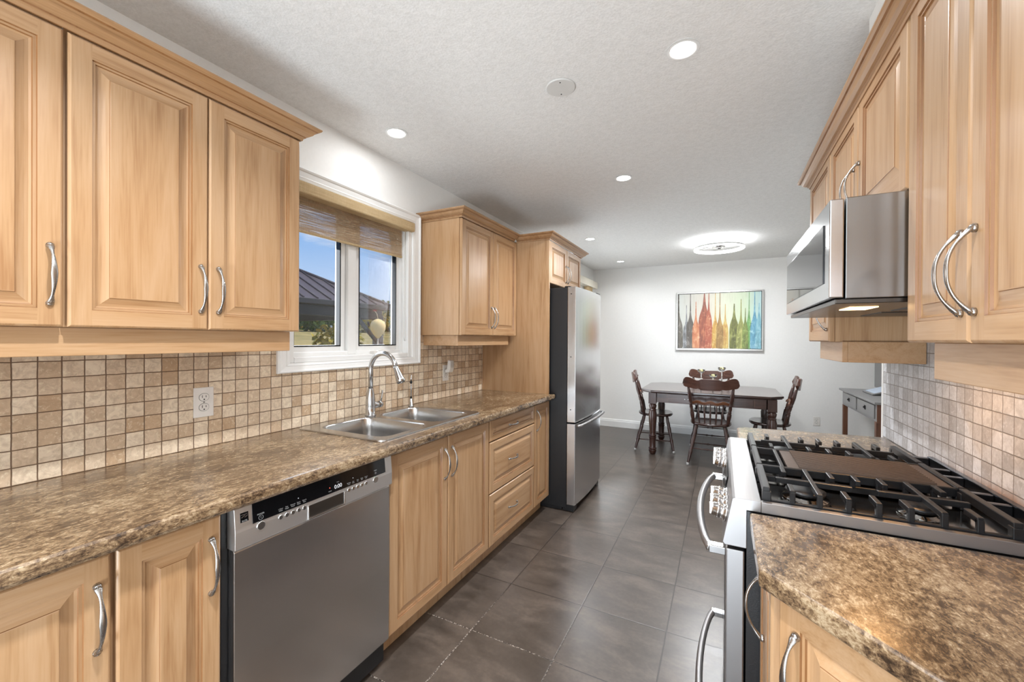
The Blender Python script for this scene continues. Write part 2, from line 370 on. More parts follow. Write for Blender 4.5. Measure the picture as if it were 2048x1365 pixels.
# baseboards
def baseboard(name, a, b, nrm):
    a = V(a); b = V(b); n = V(nrm); prof = [(0, 0), (.016, 0), (.016, .085), (.011, .095), (.011, .105), (.005, .118), (0, .12)]
    q = MB(); A = [q.vert(a+n*p[0]+V((0, 0, p[1]))) for p in prof]; B = [q.vert(b+n*p[0]+V((0, 0, p[1]))) for p in prof]
    for i in range(len(prof)-1): q.face([A[i], A[i+1], B[i+1], B[i]], 0, n if i else (0, 0, -1))
    q.face(A, 0, a-b); q.face(B, 0, b-a); return struct(q, name, WPNT)
baseboard('baseboard_far', (XL, YF, 0), (XD, YF, 0), (0, -1, 0))
baseboard('baseboard_left', (XL, PY1+.06, 0), (XL, YF-.017, 0), (1, 0, 0))
baseboard('baseboard_right', (XD, 2.5, 0), (XD, YF-.017, 0), (-1, 0, 0))

# kitchen window
wn_ = MB()
def ring(q, y0, y1, z0, z1, w_, xa, xb, m=0):
    q.box((xa, y0, z0), (xb, y0+w_, z1), m); q.box((xa, y1-w_, z0), (xb, y1, z1), m)
    q.box((xa, y0+w_, z0), (xb, y1-w_, z0+w_), m); q.box((xa, y0+w_, z1-w_), (xb, y1-w_, z1), m)
win = MB(); ring(win, WY0, WY1, WZ0, WZ1, .028, XL-WT, XL)                       # jamb lining
ring(win, WY0+.02, WY1-.02, WZ0+.02, WZ1-.02, .03, XL-.115, XL-.045)
win.box((XL-.115, 1.632, WZ0+.03), (XL-.042, 1.690, WZ1-.03))                     # mullion
window = struct(win, 'window_1', WPNT, .004)
def sash(y0, y1, nm):
    q = MB(); ring(q, y0, y1, WZ0+.045, WZ1-.045, .033, XL-.105, XL-.062)
    s_ = q.build(nm, WPNT, window, .003)
    q = MB(); ring(q, y0+.030, y1-.030, WZ0+.075, WZ1-.075, .007, XL-.09, XL-.0605); q.build('glazing_gasket', BLKG, s_)
    q = MB(); q.box((XL-.083, y0+.036, WZ0+.081), (XL-.079, y1-.036, WZ1-.081)); q.build('pane', GLASS, s_)
sash(1.283, 1.628, 'sash'); sash(1.694, 2.062, 'sash')
# picture frame style casing
q = MB(); Y0, Y1, Z0, Z1 = 1.184, 2.180, 1.180, 2.166
pr = [(0, .0), (0, .020), (.008, .024), (.016, .020), (.020, .016), (.045, .012), (.050, .014), (.056, .012), (.066, .010), (.066, .0)]
loops = []
for d, h in pr: loops.append([q.vert((XL+h, y, z)) for y, z in ((Y0+d, Z0+d*.68), (Y1-d, Z0+d*.68), (Y1-d, Z1-d*.92), (Y0+d, Z1-d*.92))])
for a, b in zip(loops, loops[1:]):
    for k in range(4): q.face([a[k], a[(k+1) % 4], b[(k+1) % 4], b[k]])
q.build('window_casing', WPNT, window)
q = MB(); q.box((XL-.05, 1.80, 1.253), (XL-.015, 1.90, 1.272)); q.lathe([(0, .012), (.012, .010)], (XL-.02, 1.83, 1.262), (1, 0, .3)); q.tube([(XL-.012, 1.83, 1.268), (XL-.004, 1.85, 1.276), (XL+.0, 1.91, 1.262)], [.007, .007, .006]); q.build('crank_handle', WHT, window, .003)
# roller shade
sh = thing('roller_shade', 'woven beige roller shade with fabric valance in the top of the kitchen window', 'window shade', (XL-.02, 1.65, 1.86))
q = MB(); q.box((XL-.038, 1.256, 2.042), (XL+.026, 2.112, 2.100)); q.build('valance', BLINDV, sh, .006)
q = MB(); q.box((XL-.034, 1.262, 1.876), (XL-.0325, 2.052, 2.06)); q.build('shade_fabric', BLINDF, sh)
q = MB(); q.box((XL-.039, 1.262, 1.866), (XL-.029, 2.052, 1.878)); q.build('hem_bar', BLINDV, sh, .002)
q = MB(); q.tube([(XL-.02, 2.074, 2.05), (XL-.02, 2.074, 1.5), (XL-.017, 2.070, 1.36), (XL-.012, 2.060, 1.33), (XL-.017, 2.052, 1.36), (XL-.02, 2.060, 1.5), (XL-.02, 2.066, 2.05)], .0016, 6); q.build('bead_chain', WHT, sh)
# patio door
q = MB(); ring(q, PY0, PY1, .0, PZ1, .05, XL-WT, XL-.01); q.box((XL-.11, 5.19, .05), (XL-.04, 5.26, PZ1-.05)); pd = struct(q, 'door_1', WPNT, .004)
q = MB(); q.box((XL-.078, PY0+.05, .05), (XL-.072, 5.19, PZ1-.05)); q.box((XL-.078, 5.26, .05), (XL-.072, PY1-.05, PZ1-.05)); q.build('pane', GLASS, pd)
vb = thing('vertical_blind', 'pale headrail with beige vertical slats at the patio door, seen past the fridge top', 'window blind', (XL+.05, 5.2, 2.0))
q = MB(); q.box((XL+.001, 4.3, 2.125), (XL+.10, 6.27, 2.225)); q.build('headrail', plain('cream_headrail', srgb(214, 208, 192), .5), vb, .004)
for k in range(7):
    q = MB(); y = 6.0-k*.028; q.prism([(XL+.02, y), (XL+.022, y), (XL+.088, y+.02), (XL+.086, y+.021)], 2, .05, 2.125); q.build('slat', BLINDV, vb)

# ------------------------------------------------------------------ cabinet parts
def panel_door(O, U, N, w, h, name, parent, horiz=False, a=.045, th=.02, mh=None):
    O = V(O); U = V(U).normalized(); N = V(N).normalized(); Z = V((0, 0, 1)); q = MB()
    P = lambda u, v, d: O+U*u+Z*v+N*d
    def loop(e, d): return [q.vert(P(e, e, d)), q.vert(P(w-e, e, d)), q.vert(P(w-e, h-e, d)), q.vert(P(e, h-e, d))]
    outs = [-Z, U, Z, -U]
    L = [loop(0, 0), loop(0, th*.75), loop(.003, th*.93), loop(.0055, th)]
    q.face(L[0], 0, -N)
    for A, B in zip(L, L[1:]):
        for k in range(4): q.face([A[k], A[(k+1) % 4], B[(k+1) % 4], B[k]], 0, outs[k]+N*.2)
    e = .0055; H = 1 if horiz is False else 1
    for (u0, v0, u1, v1, m) in ((e, e, a, h-e, 0), (w-a, e, w-e, h-e, 0), (a, e, w-a, a, 1), (a, h-a, w-a, h-e, 1)):
        q.face([q.vert(P(u0, v0, th)), q.vert(P(u1, v0, th)), q.vert(P(u1, v1, th)), q.vert(P(u0, v1, th))], m, N)
    g = [(a, th, 0), (a+.0014, th-.004, 2), (a+.007, th-.0035, 0), (a+.0085, th-.0075, 2), (a+.013, th-.0085, 0), (a+.020, th-.0075, 0), (a+.028, th-.005, 0), (a+.035, th-.0022, 0), (a+.036, th-.0007, 2), (a+.038, th-.0003, 0)]
    mm = 1 if horiz else 0
    LL = [loop(x, d) for x, d, _ in g]
    for (A, B, gg) in zip(LL, LL[1:], g[1:]):
        for k in range(4): q.face([A[k], A[(k+1) % 4], B[(k+1) % 4], B[k]], gg[2] if gg[2] else (1 if k in (0, 2) else mm), N)
    q.face(LL[-1], mm, N)
    mats = [WZ, mh or WY, WG]
    return q.build(name, mats, parent)
def pull(C0, D, N, L, parent, r=1.0, out=.03, name='handle'):
    C0 = V(C0); D = V(D).normalized(); N = V(N).normalized(); q = MB(); pts = []; rad = []
    for i in range(21):
        t_ = -1+2*i/20; s_ = abs(t_)
        pts.append(C0+D*(t_*L/2)+N*(.003+out*(1-s_**2.3)))
        if s_ > .93: R = (.0045*r, .0070*r)
        elif s_ > .82: R = (.0042*r, .0072*r)
        elif s_ > .72: R = (.0034*r, .0046*r)
        elif s_ > .6: R = (.0027*r, .0034*r)
        else: R = (.0029*r, (.0035+.0034*(1-s_/.6))*r)
        rad.append(R)
    q.tube(pts, rad, 12, True, 0, flat=N)
    for sg in (-1, 1): q.lathe([(0, .0075*r), (.004, .0078*r), (.008, .0055*r), (.010, .002)], C0+D*(sg*L/2*.96), N, 12)
    return q.build(name, NICK, parent)
def cabbody(x0, x1, y0, y1, z0, z1, parent, name='cabinet_body', toe=None):
    q = MB(); q.box((x0, y0, z0), (x1, y1, z1)); o = q.build(name, [WZ], parent)
    return o
FX = 1/1000
# --- left wall units (doors face +X, front plane x=-1.49)
DXU = -1.49; UB, UT = 1.370, 2.127
def upper_left(y0, y1, doors, label, z0=UB, z1=UT, dx=DXU, bz=None, L=.15):
    t_ = thing('wall_cabinet', label, 'cabinet', ((XL+dx)/2, (y0+y1)/2, z0))
    cabbody(XL+.002, dx-.021, y0, y1, z0, z1+.012, t_)
    for (a, b, hy) in doors:
        d = panel_door((dx-.02, a+.0015, z0), (0, 1, 0), (1, 0, 0), b-a-.003, z1-z0-.003, 'door', t_)
        if hy is not None: pull((dx, hy, z0+.055+L/2), (0, 0, 1), (1, 0, 0), L, d)
    return t_
upper_left(-.33, .08, [(-.328, .078, None)], 'maple wall cabinet at the left picture edge, beyond the first handle')
upper_left(.085, .416, [(.086, .415, .389)], 'maple wall cabinet with one door, leftmost above the long worktop')
upper_left(.418, 1.072, [(.420, .745, .722), (.745, 1.071, .774)], 'wide two-door maple wall cabinet ending beside the kitchen window')
upper_left(2.203, 2.998, [(2.206, 2.612, 2.590), (2.612, 2.996, 2.634)], 'two-door maple wall cabinet between the window and the tall fridge panel')
# light rails
def rail_obj(pts_boxes, label):
    q = MB()
    for a, b in pts_boxes: q.box(a, b)
    o = q.build('light_rail', WY, None, .002); recenter(o); return tag(o, label, 'trim board')
rail_obj([((-1.548, -.5, 1.294), (-1.53, 1.056, 1.369)), ((XL+.009, 1.038, 1.294), (-1.548, 1.056, 1.369))], 'plain maple valance board under the wall cabinets left of the window')
rail_obj([((-1.548, 2.222, 1.300), (-1.53, 2.93, 1.369)), ((XL+.009, 2.222, 1.300), (-1.548, 2.240, 1.369))], 'plain maple valance board under the two-door wall cabinet beside the fridge panel')
# crown mouldings: profile (protrusion, height)
CP = [(0, -.004), (.004, -.004), (.006, .004), (.012, .007), (.012, .011), (.020, .014), (.030, .021), (.036, .030), (.040, .034), (.046, .036), (.052, .040), (.055, .044), (.055, .048), (0, .048)]
def crown(path, normals_out, base, label, m=WCR, sc=1.0, hs=1.0):
    # path: xy points; mitred sweep; profile points outward by the offset direction
    q = MB(); rings = []
    for p, n in zip(path, normals_out): rings.append([q.vert((p[0]+n[0]*c[0]*sc, p[1]+n[1]*c[0]*sc, base+c[1]*hs)) for c in CP])
    n = len(CP)
    for a, b, pa, pb, na in zip(rings, rings[1:], path, path[1:], normals_out):
        for i in range(n-1):
            c0, c1 = CP[i], CP[i+1]; d = V((pb[0]-pa[0], pb[1]-pa[1], 0)).normalized(); o_ = V((d.y, -d.x, 0))
            if o_.dot(V((na[0], na[1], 0))) < 0: o_ = -o_
            h = o_*(c1[1]-c0[1]) + V((0, 0, 1))*(-(c1[0]-c0[0]))
            q.face([a[i], a[i+1], b[i+1], b[i]], 1 if i in (0, 3, 8) else 0, h if h.length > 1e-9 else o_)
        q.face([a[-1], a[0], b[0], b[-1]])
    q.face(rings[0]); q.face(rings[-1][::-1])
    o = q.build('crown_moulding', [m, WG]); recenter(o); return tag(o, label, 'moulding')
zc = 2.130
crown([(-1.49, -.6), (-1.49, 1.073), (XL+.001, 1.073)], [(1, 0), (1, 1), (0, 1)], zc, 'maple crown moulding along the wall cabinets left of the window')
crown([(XL+.001, 2.201), (-1.49, 2.201), (-1.49, 2.943)], [(0, -1), (1, -1), (1, 0)], zc, 'maple crown moulding over the two-door wall cabinet right of the window')
crown([(-1.489, 2.999), (-1.209, 2.999), (-1.209, 3.83), (XL+.001, 3.83)], [(0, -1), (1, -1), (1, 1), (0, 1)], 2.130, 'maple crown moulding on top of the fridge surround', sc=1)
# fridge surround: tall side panel and cabinet over the fridge
t_ = thing('fridge_end_panel', 'tall flat maple end panel standing on the worktop beside the fridge', 'cabinet panel', (-1.5, 3.01, .914))
q = MB(); q.box((XL+.009, 3.0, .9145), (-1.21, 3.018, 2.136)); q.build('side_panel', WZ, t_)
t_ = thing('wall_cabinet', 'small two-door maple cabinet directly above the fridge', 'cabinet', (-1.5, 3.42, 1.79))
cabbody(XL+.002, -1.232, 3.02, 3.81, 1.79, 2.136, t_)
for a, b, hy in ((3.022, 3.412, 3.388), (3.414, 3.808, 3.440)):
    d = panel_door((-1.231, a+.001, 1.79), (0, 1, 0), (1, 0, 0), b-a-.002, .335, 'door', t_)
    pull((-1.211, hy, 1.79+.045+.072), (0, 0, 1), (1, 0, 0), .145, d)

# --- right wall units (doors face -X, front plane x=.38)
DXR = .380; RB, RT = 1.343, 2.110
def upper_right(y0, y1, doors, label, z0=RB, z1=RT):
    t_ = thing('wall_cabinet', label, 'cabinet', (.53, (y0+y1)/2, z0))
    cabbody(DXR+.021, XR-.009, y0, y1, z0, z1+.01, t_)
    for (a, b, hy, hz, L) in doors:
        d = panel_door((DXR+.02, b-.0015, z0), (0, -1, 0), (-1, 0, 0), b-a-.003, z1-z0, 'door', t_)
        if hy is not None: pull((DXR, hy, hz), (0, 0, 1), (-1, 0, 0), L, d, 1.0, .034)
    return t_
upper_right(.655, 1.268, [(.997, 1.267, 1.020, 1.467, .148), (.657, .995, .975, 1.467, .148)], 'two-door maple wall cabinet nearest the camera on the right, paired handles')
upper_right(-.05, .652, [(-.048, .65, None, 0, 0)], 'maple wall cabinet at the right picture edge next to the paired handles')
upper_right(1.272, 2.045, [(1.275, 1.668, 1.648, 1.835, .145), (1.670, 2.044, 1.706, 1.835, .145)], 'short two-door maple cabinet directly above the microwave', z0=1.703)
upper_right(2.050, 2.478, [(2.052, 2.476, 2.085, 1.462, .145)], 'farthest maple wall cabinet on the right, beyond the microwave')
def rail_r(y0, y1, z0, label, far=False):
    q = MB(); q.box((.42, y0, z0), (.438, y1, RB)); q.box((.438, y1-.018, z0), (XR-.009, y1, RB)); 
    if far: q.box((.438, y0, z0), (XR-.009, y0+.018, RB))
    o = q.build('light_rail', WY, None, .002); recenter(o); tag(o, label, 'trim board')
rail_r(-.5, 1.243, 1.262, 'plain maple valance board under the near right wall cabinets')
rail_r(2.03, 2.44, 1.262, 'plain maple valance board under the far right wall cabinet', True)
crown([(DXR+.0, -.6), (DXR+.0, 2.480), (XR-.001, 2.480)], [(-1, 0), (-1, 1), (0, 1)], 2.098, 'maple crown moulding along the right wall cabinets', sc=.85, hs=.95)

# --- left base units
BX = -1.213; BZ0, BZ1 = .112, .862
def base_left(y0, y1, fronts, label):
    t_ = thing('base_cabinet', label, 'cabinet', (-1.5, (y0+y1)/2, 0))
    q = MB()
    if 'sink' in label:
        for a, b in (((XL+.002, y0, .10), (BX-.021, y1, .12)), ((XL+.002, y0, .12), (XL+.02, y1, .874)), ((XL+.02, y0, .12), (BX-.021, y0+.016, .874)), ((XL+.02, y1-.016, .12), (BX-.021, y1, .874)), ((BX-.040, y0+.016, .12), (BX-.021, y1-.016, .874))): q.box(a, b)
    else: q.box((XL+.002, y0, .10), (BX-.021, y1, .874))
    q.box((XL+.002, y0, 0.001), (BX-.075, y1, .10)); q.build('cabinet_body', WZ, t_)
    for kind, a, b, z0, z1, hy, hz in fronts:
        d = panel_door((BX-.02, a+.0015, z0), (0, 1, 0), (1, 0, 0), b-a-.003, z1-z0, kind, t_, kind == 'drawer', .035 if kind == 'drawer' and z1-z0 < .2 else .045)
        if kind == 'drawer': pull((BX, hy, hz), (0, 1, 0), (1, 0, 0), .12, d, .9, .026)
        else: pull((BX, hy, hz), (0, 0, 1), (1, 0, 0), .15, d)
    return t_
base_left(.06, .416, [('door', .062, .414, BZ0, BZ1, .388, .727)], 'maple base cabinet in the lower left picture corner')
base_left(.418, .642, [('door', .420, .641, BZ0, BZ1, .614, .733)], 'narrow maple base cabinet immediately left of the dishwasher')
base_left(1.277, 2.092, [('door', 1.280, 1.683, BZ0, BZ1, 1.655, .728), ('door', 1.685, 2.090, BZ0, BZ1, 1.715, .728)], 'two-door maple sink base cabinet right of the dishwasher')
base_left(2.094, 2.750, [('drawer', 2.098, 2.747, .737, BZ1, 2.40, .797), ('drawer', 2.098, 2.747, .428, .730, 2.40, .578), ('drawer', 2.098, 2.747, BZ0, .421, 2.40, .268)], 'maple base cabinet with a stack of three drawers')
base_left(2.752, 3.036, [('door', 2.754, 3.034, BZ0, BZ1, 2.785, .745)], 'narrow one-door maple base cabinet beside the fridge')

# --- left worktop with the sink cut-out
SY0, SY1, SX0, SX1 = 1.29, 2.04, -1.775, -1.265
t_ = MB(); XF = -1.165
nose = [(SX1, .914), (XF-.022, .914), (XF-.017, .9165), (XF-.008, .9155), (XF-.002, .911), (XF, .903), (XF, .888), (XF-.004, .880), (XF-.012, .876), (SX1, .876)]
t_.prism(nose, 1, -1.2, 3.028)
t_.box((XL+.001, -1.2, .876), (SX0, 3.028, .914)); t_.box((SX0, -1.2, .876), (SX1, SY0, .914)); t_.box((SX0, SY1, .876), (SX1, 3.028, .914))
o = t_.build('worktop', CNT); recenter(o); tag(o, 'long brown mottled laminate worktop under the window holding the sink', 'countertop')

# --- sink
def rrect(cx, cy, hx, hy, r, n=6):
    out = []
    for (sx, sy, a0) in ((1, 1, 0), (-1, 1, 90), (-1, -1, 180), (1, -1, 270)):
        for k in range(n+1):
            a = math.radians(a0+90*k/n); out.append((cx+sx*(hx-r)+r*math.cos(a), cy+sy*(hy-r)+r*math.sin(a)))
    return out
def sink():
    t_ = thing('kitchen_sink', 'double-bowl stainless steel sink set into the worktop below the window', 'sink', (-1.51, 1.665, .9))
    bm = bmesh.new()
    def lp(pts, z): 
        vs_ = [bm.verts.new((x, y, z)) for x, y in pts]; return vs_
    ed = []
    outer = lp(rrect(-1.520, 1.665, .268, .393, .03), .9195)
    def conn(vs_): return [bm.edges.new((vs_[i], vs_[(i+1) % len(vs_)])) for i in range(len(vs_))]
    e = conn(outer); bowls = []
    for cy0, cy1 in ((1.322, 1.640), (1.692, 2.010)):
        pts = rrect(-1.505, (cy0+cy1)/2, .215, (cy1-cy0)/2, .06); vs_ = lp(pts, .9195); e += conn(vs_); bowls.append((pts, vs_, (cy0+cy1)/2, (cy1-cy0)/2))
    bmesh.ops.triangle_fill(bm, edges=e, use_beauty=True)
    for f in bm.faces:
        if f.normal.z < 0: f.normal_flip()
    low = lp(rrect(-1.520, 1.665, .270, .395, .03), .9150)
    n = len(outer)
    for i in range(n): bm.faces.new((outer[i], low[i], low[(i+1) % n], outer[(i+1) % n]))
    for pts, top, cc, hh in bowls:
        prev = top
        for (ins, z, r) in ((.004, .917, .058), (.007, .911, .055), (.010, .85, .05), (.016, .76, .045), (.03, .738, .05), (.05, .733, .06)):
            cur = lp(rrect(-1.505, cc, .215-ins, hh-ins, max(r, .03)), z)
            for i in range(len(cur)):
                f = bm.faces.new((prev[i], prev[(i+1) % n], cur[(i+1) % n], cur[i])); f.smooth = True
            prev = cur
        bm.faces.new(prev)
    bmesh.ops.recalc_face_normals(bm, faces=bm.faces)
    me = bpy.data.meshes.new('basin'); bm.to_mesh(me); bm.free(); me.materials.append(STX)
    for v in me.vertices: v.co -= V(t_.location)
    o = bpy.data.objects.new('basin', me); C.objects.link(o); o.parent = t_
    for cc in (1.481, 1.851):
        q = MB(); q.lathe([(0, .05), (.003, .05), (.004, .042), (.001, .03), (.001, .002)], (-1.52, cc, .733), (0, 0, 1), 20); q.build('drain', CHROME, t_)
sink()
# --- faucet
t_ = thing('kitchen_faucet', 'gooseneck pull-down faucet in brushed nickel behind the sink', 'faucet', (-1.733, 1.675, .9195))
q = MB(); q.lathe([(0, .030), (.004, .030), (.006, .0265), (.05, .0265), (.09, .025), (.12, .021), (.145, .0155), (.150, .0145)], (-1.733, 1.675, .9195), (0, 0, 1), 24); q.build('faucet_body', FAUC, t_)
pts = [(-1.733, 1.675, 1.065), (-1.733, 1.675, 1.165)]
for k in range(0, 15):
    a = PI-k/14*PI*.93; pts.append((-1.733+.092+.092*math.cos(a), 1.675, 1.172+.092*math.sin(a)))
q = MB(); q.tube(pts, .0128, 16); q.build('spout', FAUC, t_)
e0, e1 = V(pts[-1]), V(pts[-2]); d = (e0-e1).normalized()
d = (d+V((.16, 0, 0))).normalized()
q = MB(); q.lathe([(0, .0138), (.008, .0142), (.035, .0165), (.075, .0235), (.088, .0245), (.092, .022), (.093, .004)], e0-d*.004, d, 20); hd = q.build('spray_head', FAUC, t_)
q = MB(); q.lathe([(0, .019), (.0015, .018)], e0+d*.0885, d, 18); q.build('nozzle', BLKG, hd)
q = MB(); q.lathe([(0, .019), (.045, .019), (.0455, .018), (.047, .018), (.0475, .0195), (.062, .019), (.070, .014), (.072, .004)], (-1.733, 1.690, .972), (0, 1, 0), 18)
q.tube([(-1.733, 1.752, .985), (-1.733, 1.757, 1.01), (-1.733, 1.764, 1.048)], [(.004, .007), (.004, .006), (.003, .007)], 10, True, 0, flat=(0, 1, 0)); q.build('lever', FAUC, t_)
t_ = thing('filter_tap', 'small thin filtered-water tap standing at the back corner of the sink', 'tap', (-1.745, 2.022, .9195))
q = MB(); q.lathe([(0, .017), (.004, .017), (.006, .012), (.045, .010), (.05, .006)], (-1.745, 2.022, .9195), (0, 0, 1), 14); q.build('tap_base', FAUC, t_)
q = MB(); q.tube([(-1.745, 2.022, .965), (-1.745, 2.024, 1.03), (-1.745, 2.022, 1.10)], .0042, 10); q.build('stem', FAUC, t_)
q = MB(); q.lathe([(0, .007), (.012, .008), (.016, .006)], (-1.745, 2.022, .962), (0, 0, 1), 12); q.build('collar', BLKG, t_); q = MB(); q.lathe([(0, .006), (.006, .009), (.012, .009), (.016, .005)], (-1.745, 2.022, 1.062), (0, 0, 1), 12); q.build('collar', BLKG, t_)
q = MB(); q.lathe([(0, .005), (.012, .0065), (.03, .006), (.042, .002)], (-1.745, 2.022, 1.078), (0, .1, 1), 12); q.build('spout_tip', CHROME, t_)

# --- dishwasher
t_ = thing('dishwasher', 'stainless steel dishwasher with black control strip under the left worktop', 'dishwasher', (-1.5, .96, 0))
q = MB(); q.box((XL+.01, .650, .02), (-1.235, 1.270, .868)); q.box((XL+.06, .650, .001), (-1.30, 1.270, .10)); q.build('tub', BLKA, t_)
q = MB(); Xd = -1.205
prof = [(-1.233, .112), (Xd-.006, .112), (Xd, .120), (Xd+.002, .42), (Xd, .742), (Xd-.004, .748), (-1.233, .748)]
q.prism(prof, 1, .668, 1.268); q.build('door', STV, t_, .0015)
panel = MB(); Xp = -1.193
panel.prism([(-1.233, .752), (Xp-.003, .752), (Xp, .756), (Xp, .801), (Xp-.006, .866), (Xp-.012, .870), (-1.233, .870)], 1, .664, 1.270)
cp = panel.build('control_panel', steel('dishwasher_panel_steel', 1, (.86, .86, .86), .42), t_, .001)
q = MB(); q.prism([(Xp+.0002, .812), (Xp+.0012, .812), (Xp-.0048, .867), (Xp-.0058, .867)], 1, .712, 1.232); q.build('display_strip', BLKG, cp)
# pocket handle
q = MB(); q.box((Xp-.0005, .888, .757), (Xp+.003, .892, .800)); q.box((Xp-.0005, 1.030, .757), (Xp+.003, 1.034, .800)); q.box((Xp-.0005, .888, .754), (Xp+.005, 1.034, .759)); q.build('pocket_rim', CHROME, cp, .001)
q = MB(); q.box((Xp-.001, .892, .759), (Xp+.0008, 1.030, .799)); q.build('pocket_recess', steel('pocket_steel', 1, (.22, .21, .2), .3), cp)
for y in (.795, .815, .835, .855, .875, 1.052, 1.072, 1.092, 1.112, 1.132):
    q = MB(); q.lathe([(0, .0070), (.0015, .0070), (.0025, .0055)], (Xp, y, .799), (1, 0, 0), 16); q.build('button', CHROME, cp)
for y in (.735, 1.180):
    q = MB(); q.lathe([(0, .0125), (.002, .0125), (.003, .0105)], (Xp, y, .798), (1, 0, 0), 22); q.build('button', CHROME, cp)
XX, ZZ = (0, 1, 0), (-.105, 0, 1)
def pt(s_, size, y, z, m=LETTER, b=0): return text(s_, size, (Xp+.0012-(z-.812)*.109+.0006, y, z), XX, ZZ, m, cp, 'lettering', .0001, b)
LED = emissive('white_led_glow', (.95, .97, 1, 1), .8); REDL = emissive('red_led_glow', (1, .12, .08, 1), 3)
pt('POWER', .0060, .735, .832); pt('I', .008, .735, .822, LETTER)
q = MB(); zz0 = .822
ringp = [(Xp+.0018-(zz0-.812)*.109, .735+.0065*math.cos(a*PI/12), zz0+.0065*math.sin(a*PI/12)) for a in range(25)]; q.tube(ringp, .0004, 5); q.build('power_symbol', LETTER, cp)
for y, s_ in ((.795, '1 Hour\nWash'), (.815, 'Fast\nWash'), (.835, 'Normal\nWash'), (.855, 'Smart\nWash'), (.875, 'Pots &\nPans')): pt(s_, .0052, y, .8215)
for y, s_ in ((1.052, 'Hi-Temp\nWash'), (1.072, 'Sani\nRinse'), (1.092, 'Heat\nDry'), (1.112, 'Delay\nStart'), (1.132, 'Control\nLock')): pt(s_, .0046, y, .8215)
pt('START', .005, 1.180, .833); pt('O', .010, 1.180, .823)
pt('0:00', .0185, 1.006, .8275, LED, 0); pt('Hours', .004, 1.006, .842); pt('CLEAN', .004, .972, .820)
for y, z, m in ((.855, .836, LED), (1.072, .836, LED), (.972, .831, REDL)):
    q = MB(); q.lathe([(0, .0016), (.0008, .001)], (Xp+.001-(z-.812)*.109, y, z), (1, 0, 0), 10); q.build('indicator_light', m, cp)
q = MB(); q.prism([(Xp-.0022, .826), (Xp-.0012, .826), (Xp-.0038, .852), (Xp-.0048, .852)], 1, .679, .701); lg = q.build('brand_badge', BLKG, cp)
for pz in ([(.681, .846), (.699, .846), (.699, .848), (.681, .848)], [(.682, .834), (.699, .844), (.699, .841), (.686, .834)], [(.682, .841), (.690, .8445), (.694, .8445), (.682, .838)]):
    q = MB(); q.prism([(a, b) for a, b in pz], 0, -1.1962, -1.1954); q.build('badge_mark', STH, cp)
text('ELITE', .0062, (Xp-.0010, .690, .829), XX, ZZ, LETTER, cp, 'lettering', .0001)

# --- fridge
t_ = thing('refrigerator', 'stainless bottom-freezer refrigerator with black sides next to the dining area', 'refrigerator', (-1.4, 3.42, 0))
q = MB(); q.box((XL+.03, 3.052, .03), (-1.078, 3.785, 1.752)); q.box((-1.11, 3.06, .005), (-1.02, 3.14, .055)); q.box((-1.11, 3.70, .005), (-1.02, 3.78, .055)); q.box((-1.70, 3.07, .001), (-1.12, 3.77, .03)); q.build('cabinet_body', BLKA, t_, .003)
def fdoor(z0, z1, name):
    q = MB(); n = 10; pts = [(-1.074, 3.052)]
    for k in range(n+1):
        u = k/n; y = 3.052+.733*u; pts.append((-1.008+.016*(1-(2*u-1)**2), y))
    pts.append((-1.074, 3.785)); q.prism(pts, 2, z0, z1)
    for i, p in enumerate(q.sm): pass
    return q.build(name, STV, t_, .003)
f1_ = fdoor(.700, 1.755, 'door'); f2_ = fdoor(.058, .690, 'freezer_drawer')
q = MB(); pts = []
for k in range(17):
    u = k/16; pts.append((-.972+.014*(1-(2*u-1)**2), 3.075+.70*u, .676))
q.tube([(-1.0, 3.066, .676)]+pts+[(-1.0, 3.788, .676)], [.012]+[.0115]*17+[.012], 12); q.build('handle', STH, f2_)
q = MB(); q.box((-1.13, 3.70, 1.752), (-1.02, 3.80, 1.772)); q.box((-1.10, 3.052, 1.752), (-1.05, 3.12, 1.762)); q.build('hinge_cover', BLKG, t_, .004)
for z in (.80, 1.21, 1.70):
    q = MB(); q.lathe([(0, .0045), (.001, .0045)], (-1.045, 3.0518, z), (0, -1, 0), 10); q.build('screw_cap', DARKSLOT, f1_)
text('LG', .022, (-1.0035, 3.715, 1.69), (.05, 1, 0), (0, 0, 1), DARKSLOT, f1_, 'lettering', .0003)

# --- right worktops
def chamfer_top(name, poly, label, z1=.905, th=.038):
    q = MB(); q.prism(poly, 2, z1-th, z1); o = q.build(name, CNT, None, .007, 3); recenter(o); tag(o, label, 'countertop')
chamfer_top('worktop', [(.066, 1.219), (.066, .925), (.268, .715), (XR-.009, .38), (XR-.009, 1.219)], 'brown mottled laminate worktop with clipped corner, nearest the camera on the right')
chamfer_top('worktop', [(.068, 1.989), (XR-.009, 1.989), (XR-.009, 2.46), (.10, 2.40), (.068, 2.37)], 'short laminate worktop on the far side of the gas range')
t_ = thing('base_cabinet', 'maple corner base cabinet under the clipped worktop at the lower right', 'cabinet', (.35, 1.0, 0))
q = MB(); q.prism([(.11, 1.215), (.11, .960), (.30, .762), (XR-.012, .44), (XR-.012, 1.215)], 2, .10, .866); q.prism([(.17, 1.215), (.17, .98), (.35, .80), (XR-.012, .50), (XR-.012, 1.215)], 2, .001, .10); q.build('cabinet_body', WZ, t_)
d = panel_door((.11, 1.207, .112), (0, -1, 0), (-1, 0, 0), .242, .745, 'door', t_, th=.02, a=.035)
pull((.09, 1.10, .735), (0, 0, 1), (-1, 0, 0), .15, d, 1.0, .034)
dv = V((.30-.11, .762-.960, 0)); dl = dv.length; dv.normalize(); nv = V((dv.y, -dv.x, 0)); nv = nv if nv.dot(V((-1, -1, 0))) > 0 else -nv
dv2 = V((XR-.012-.30, .44-.762, 0)); 
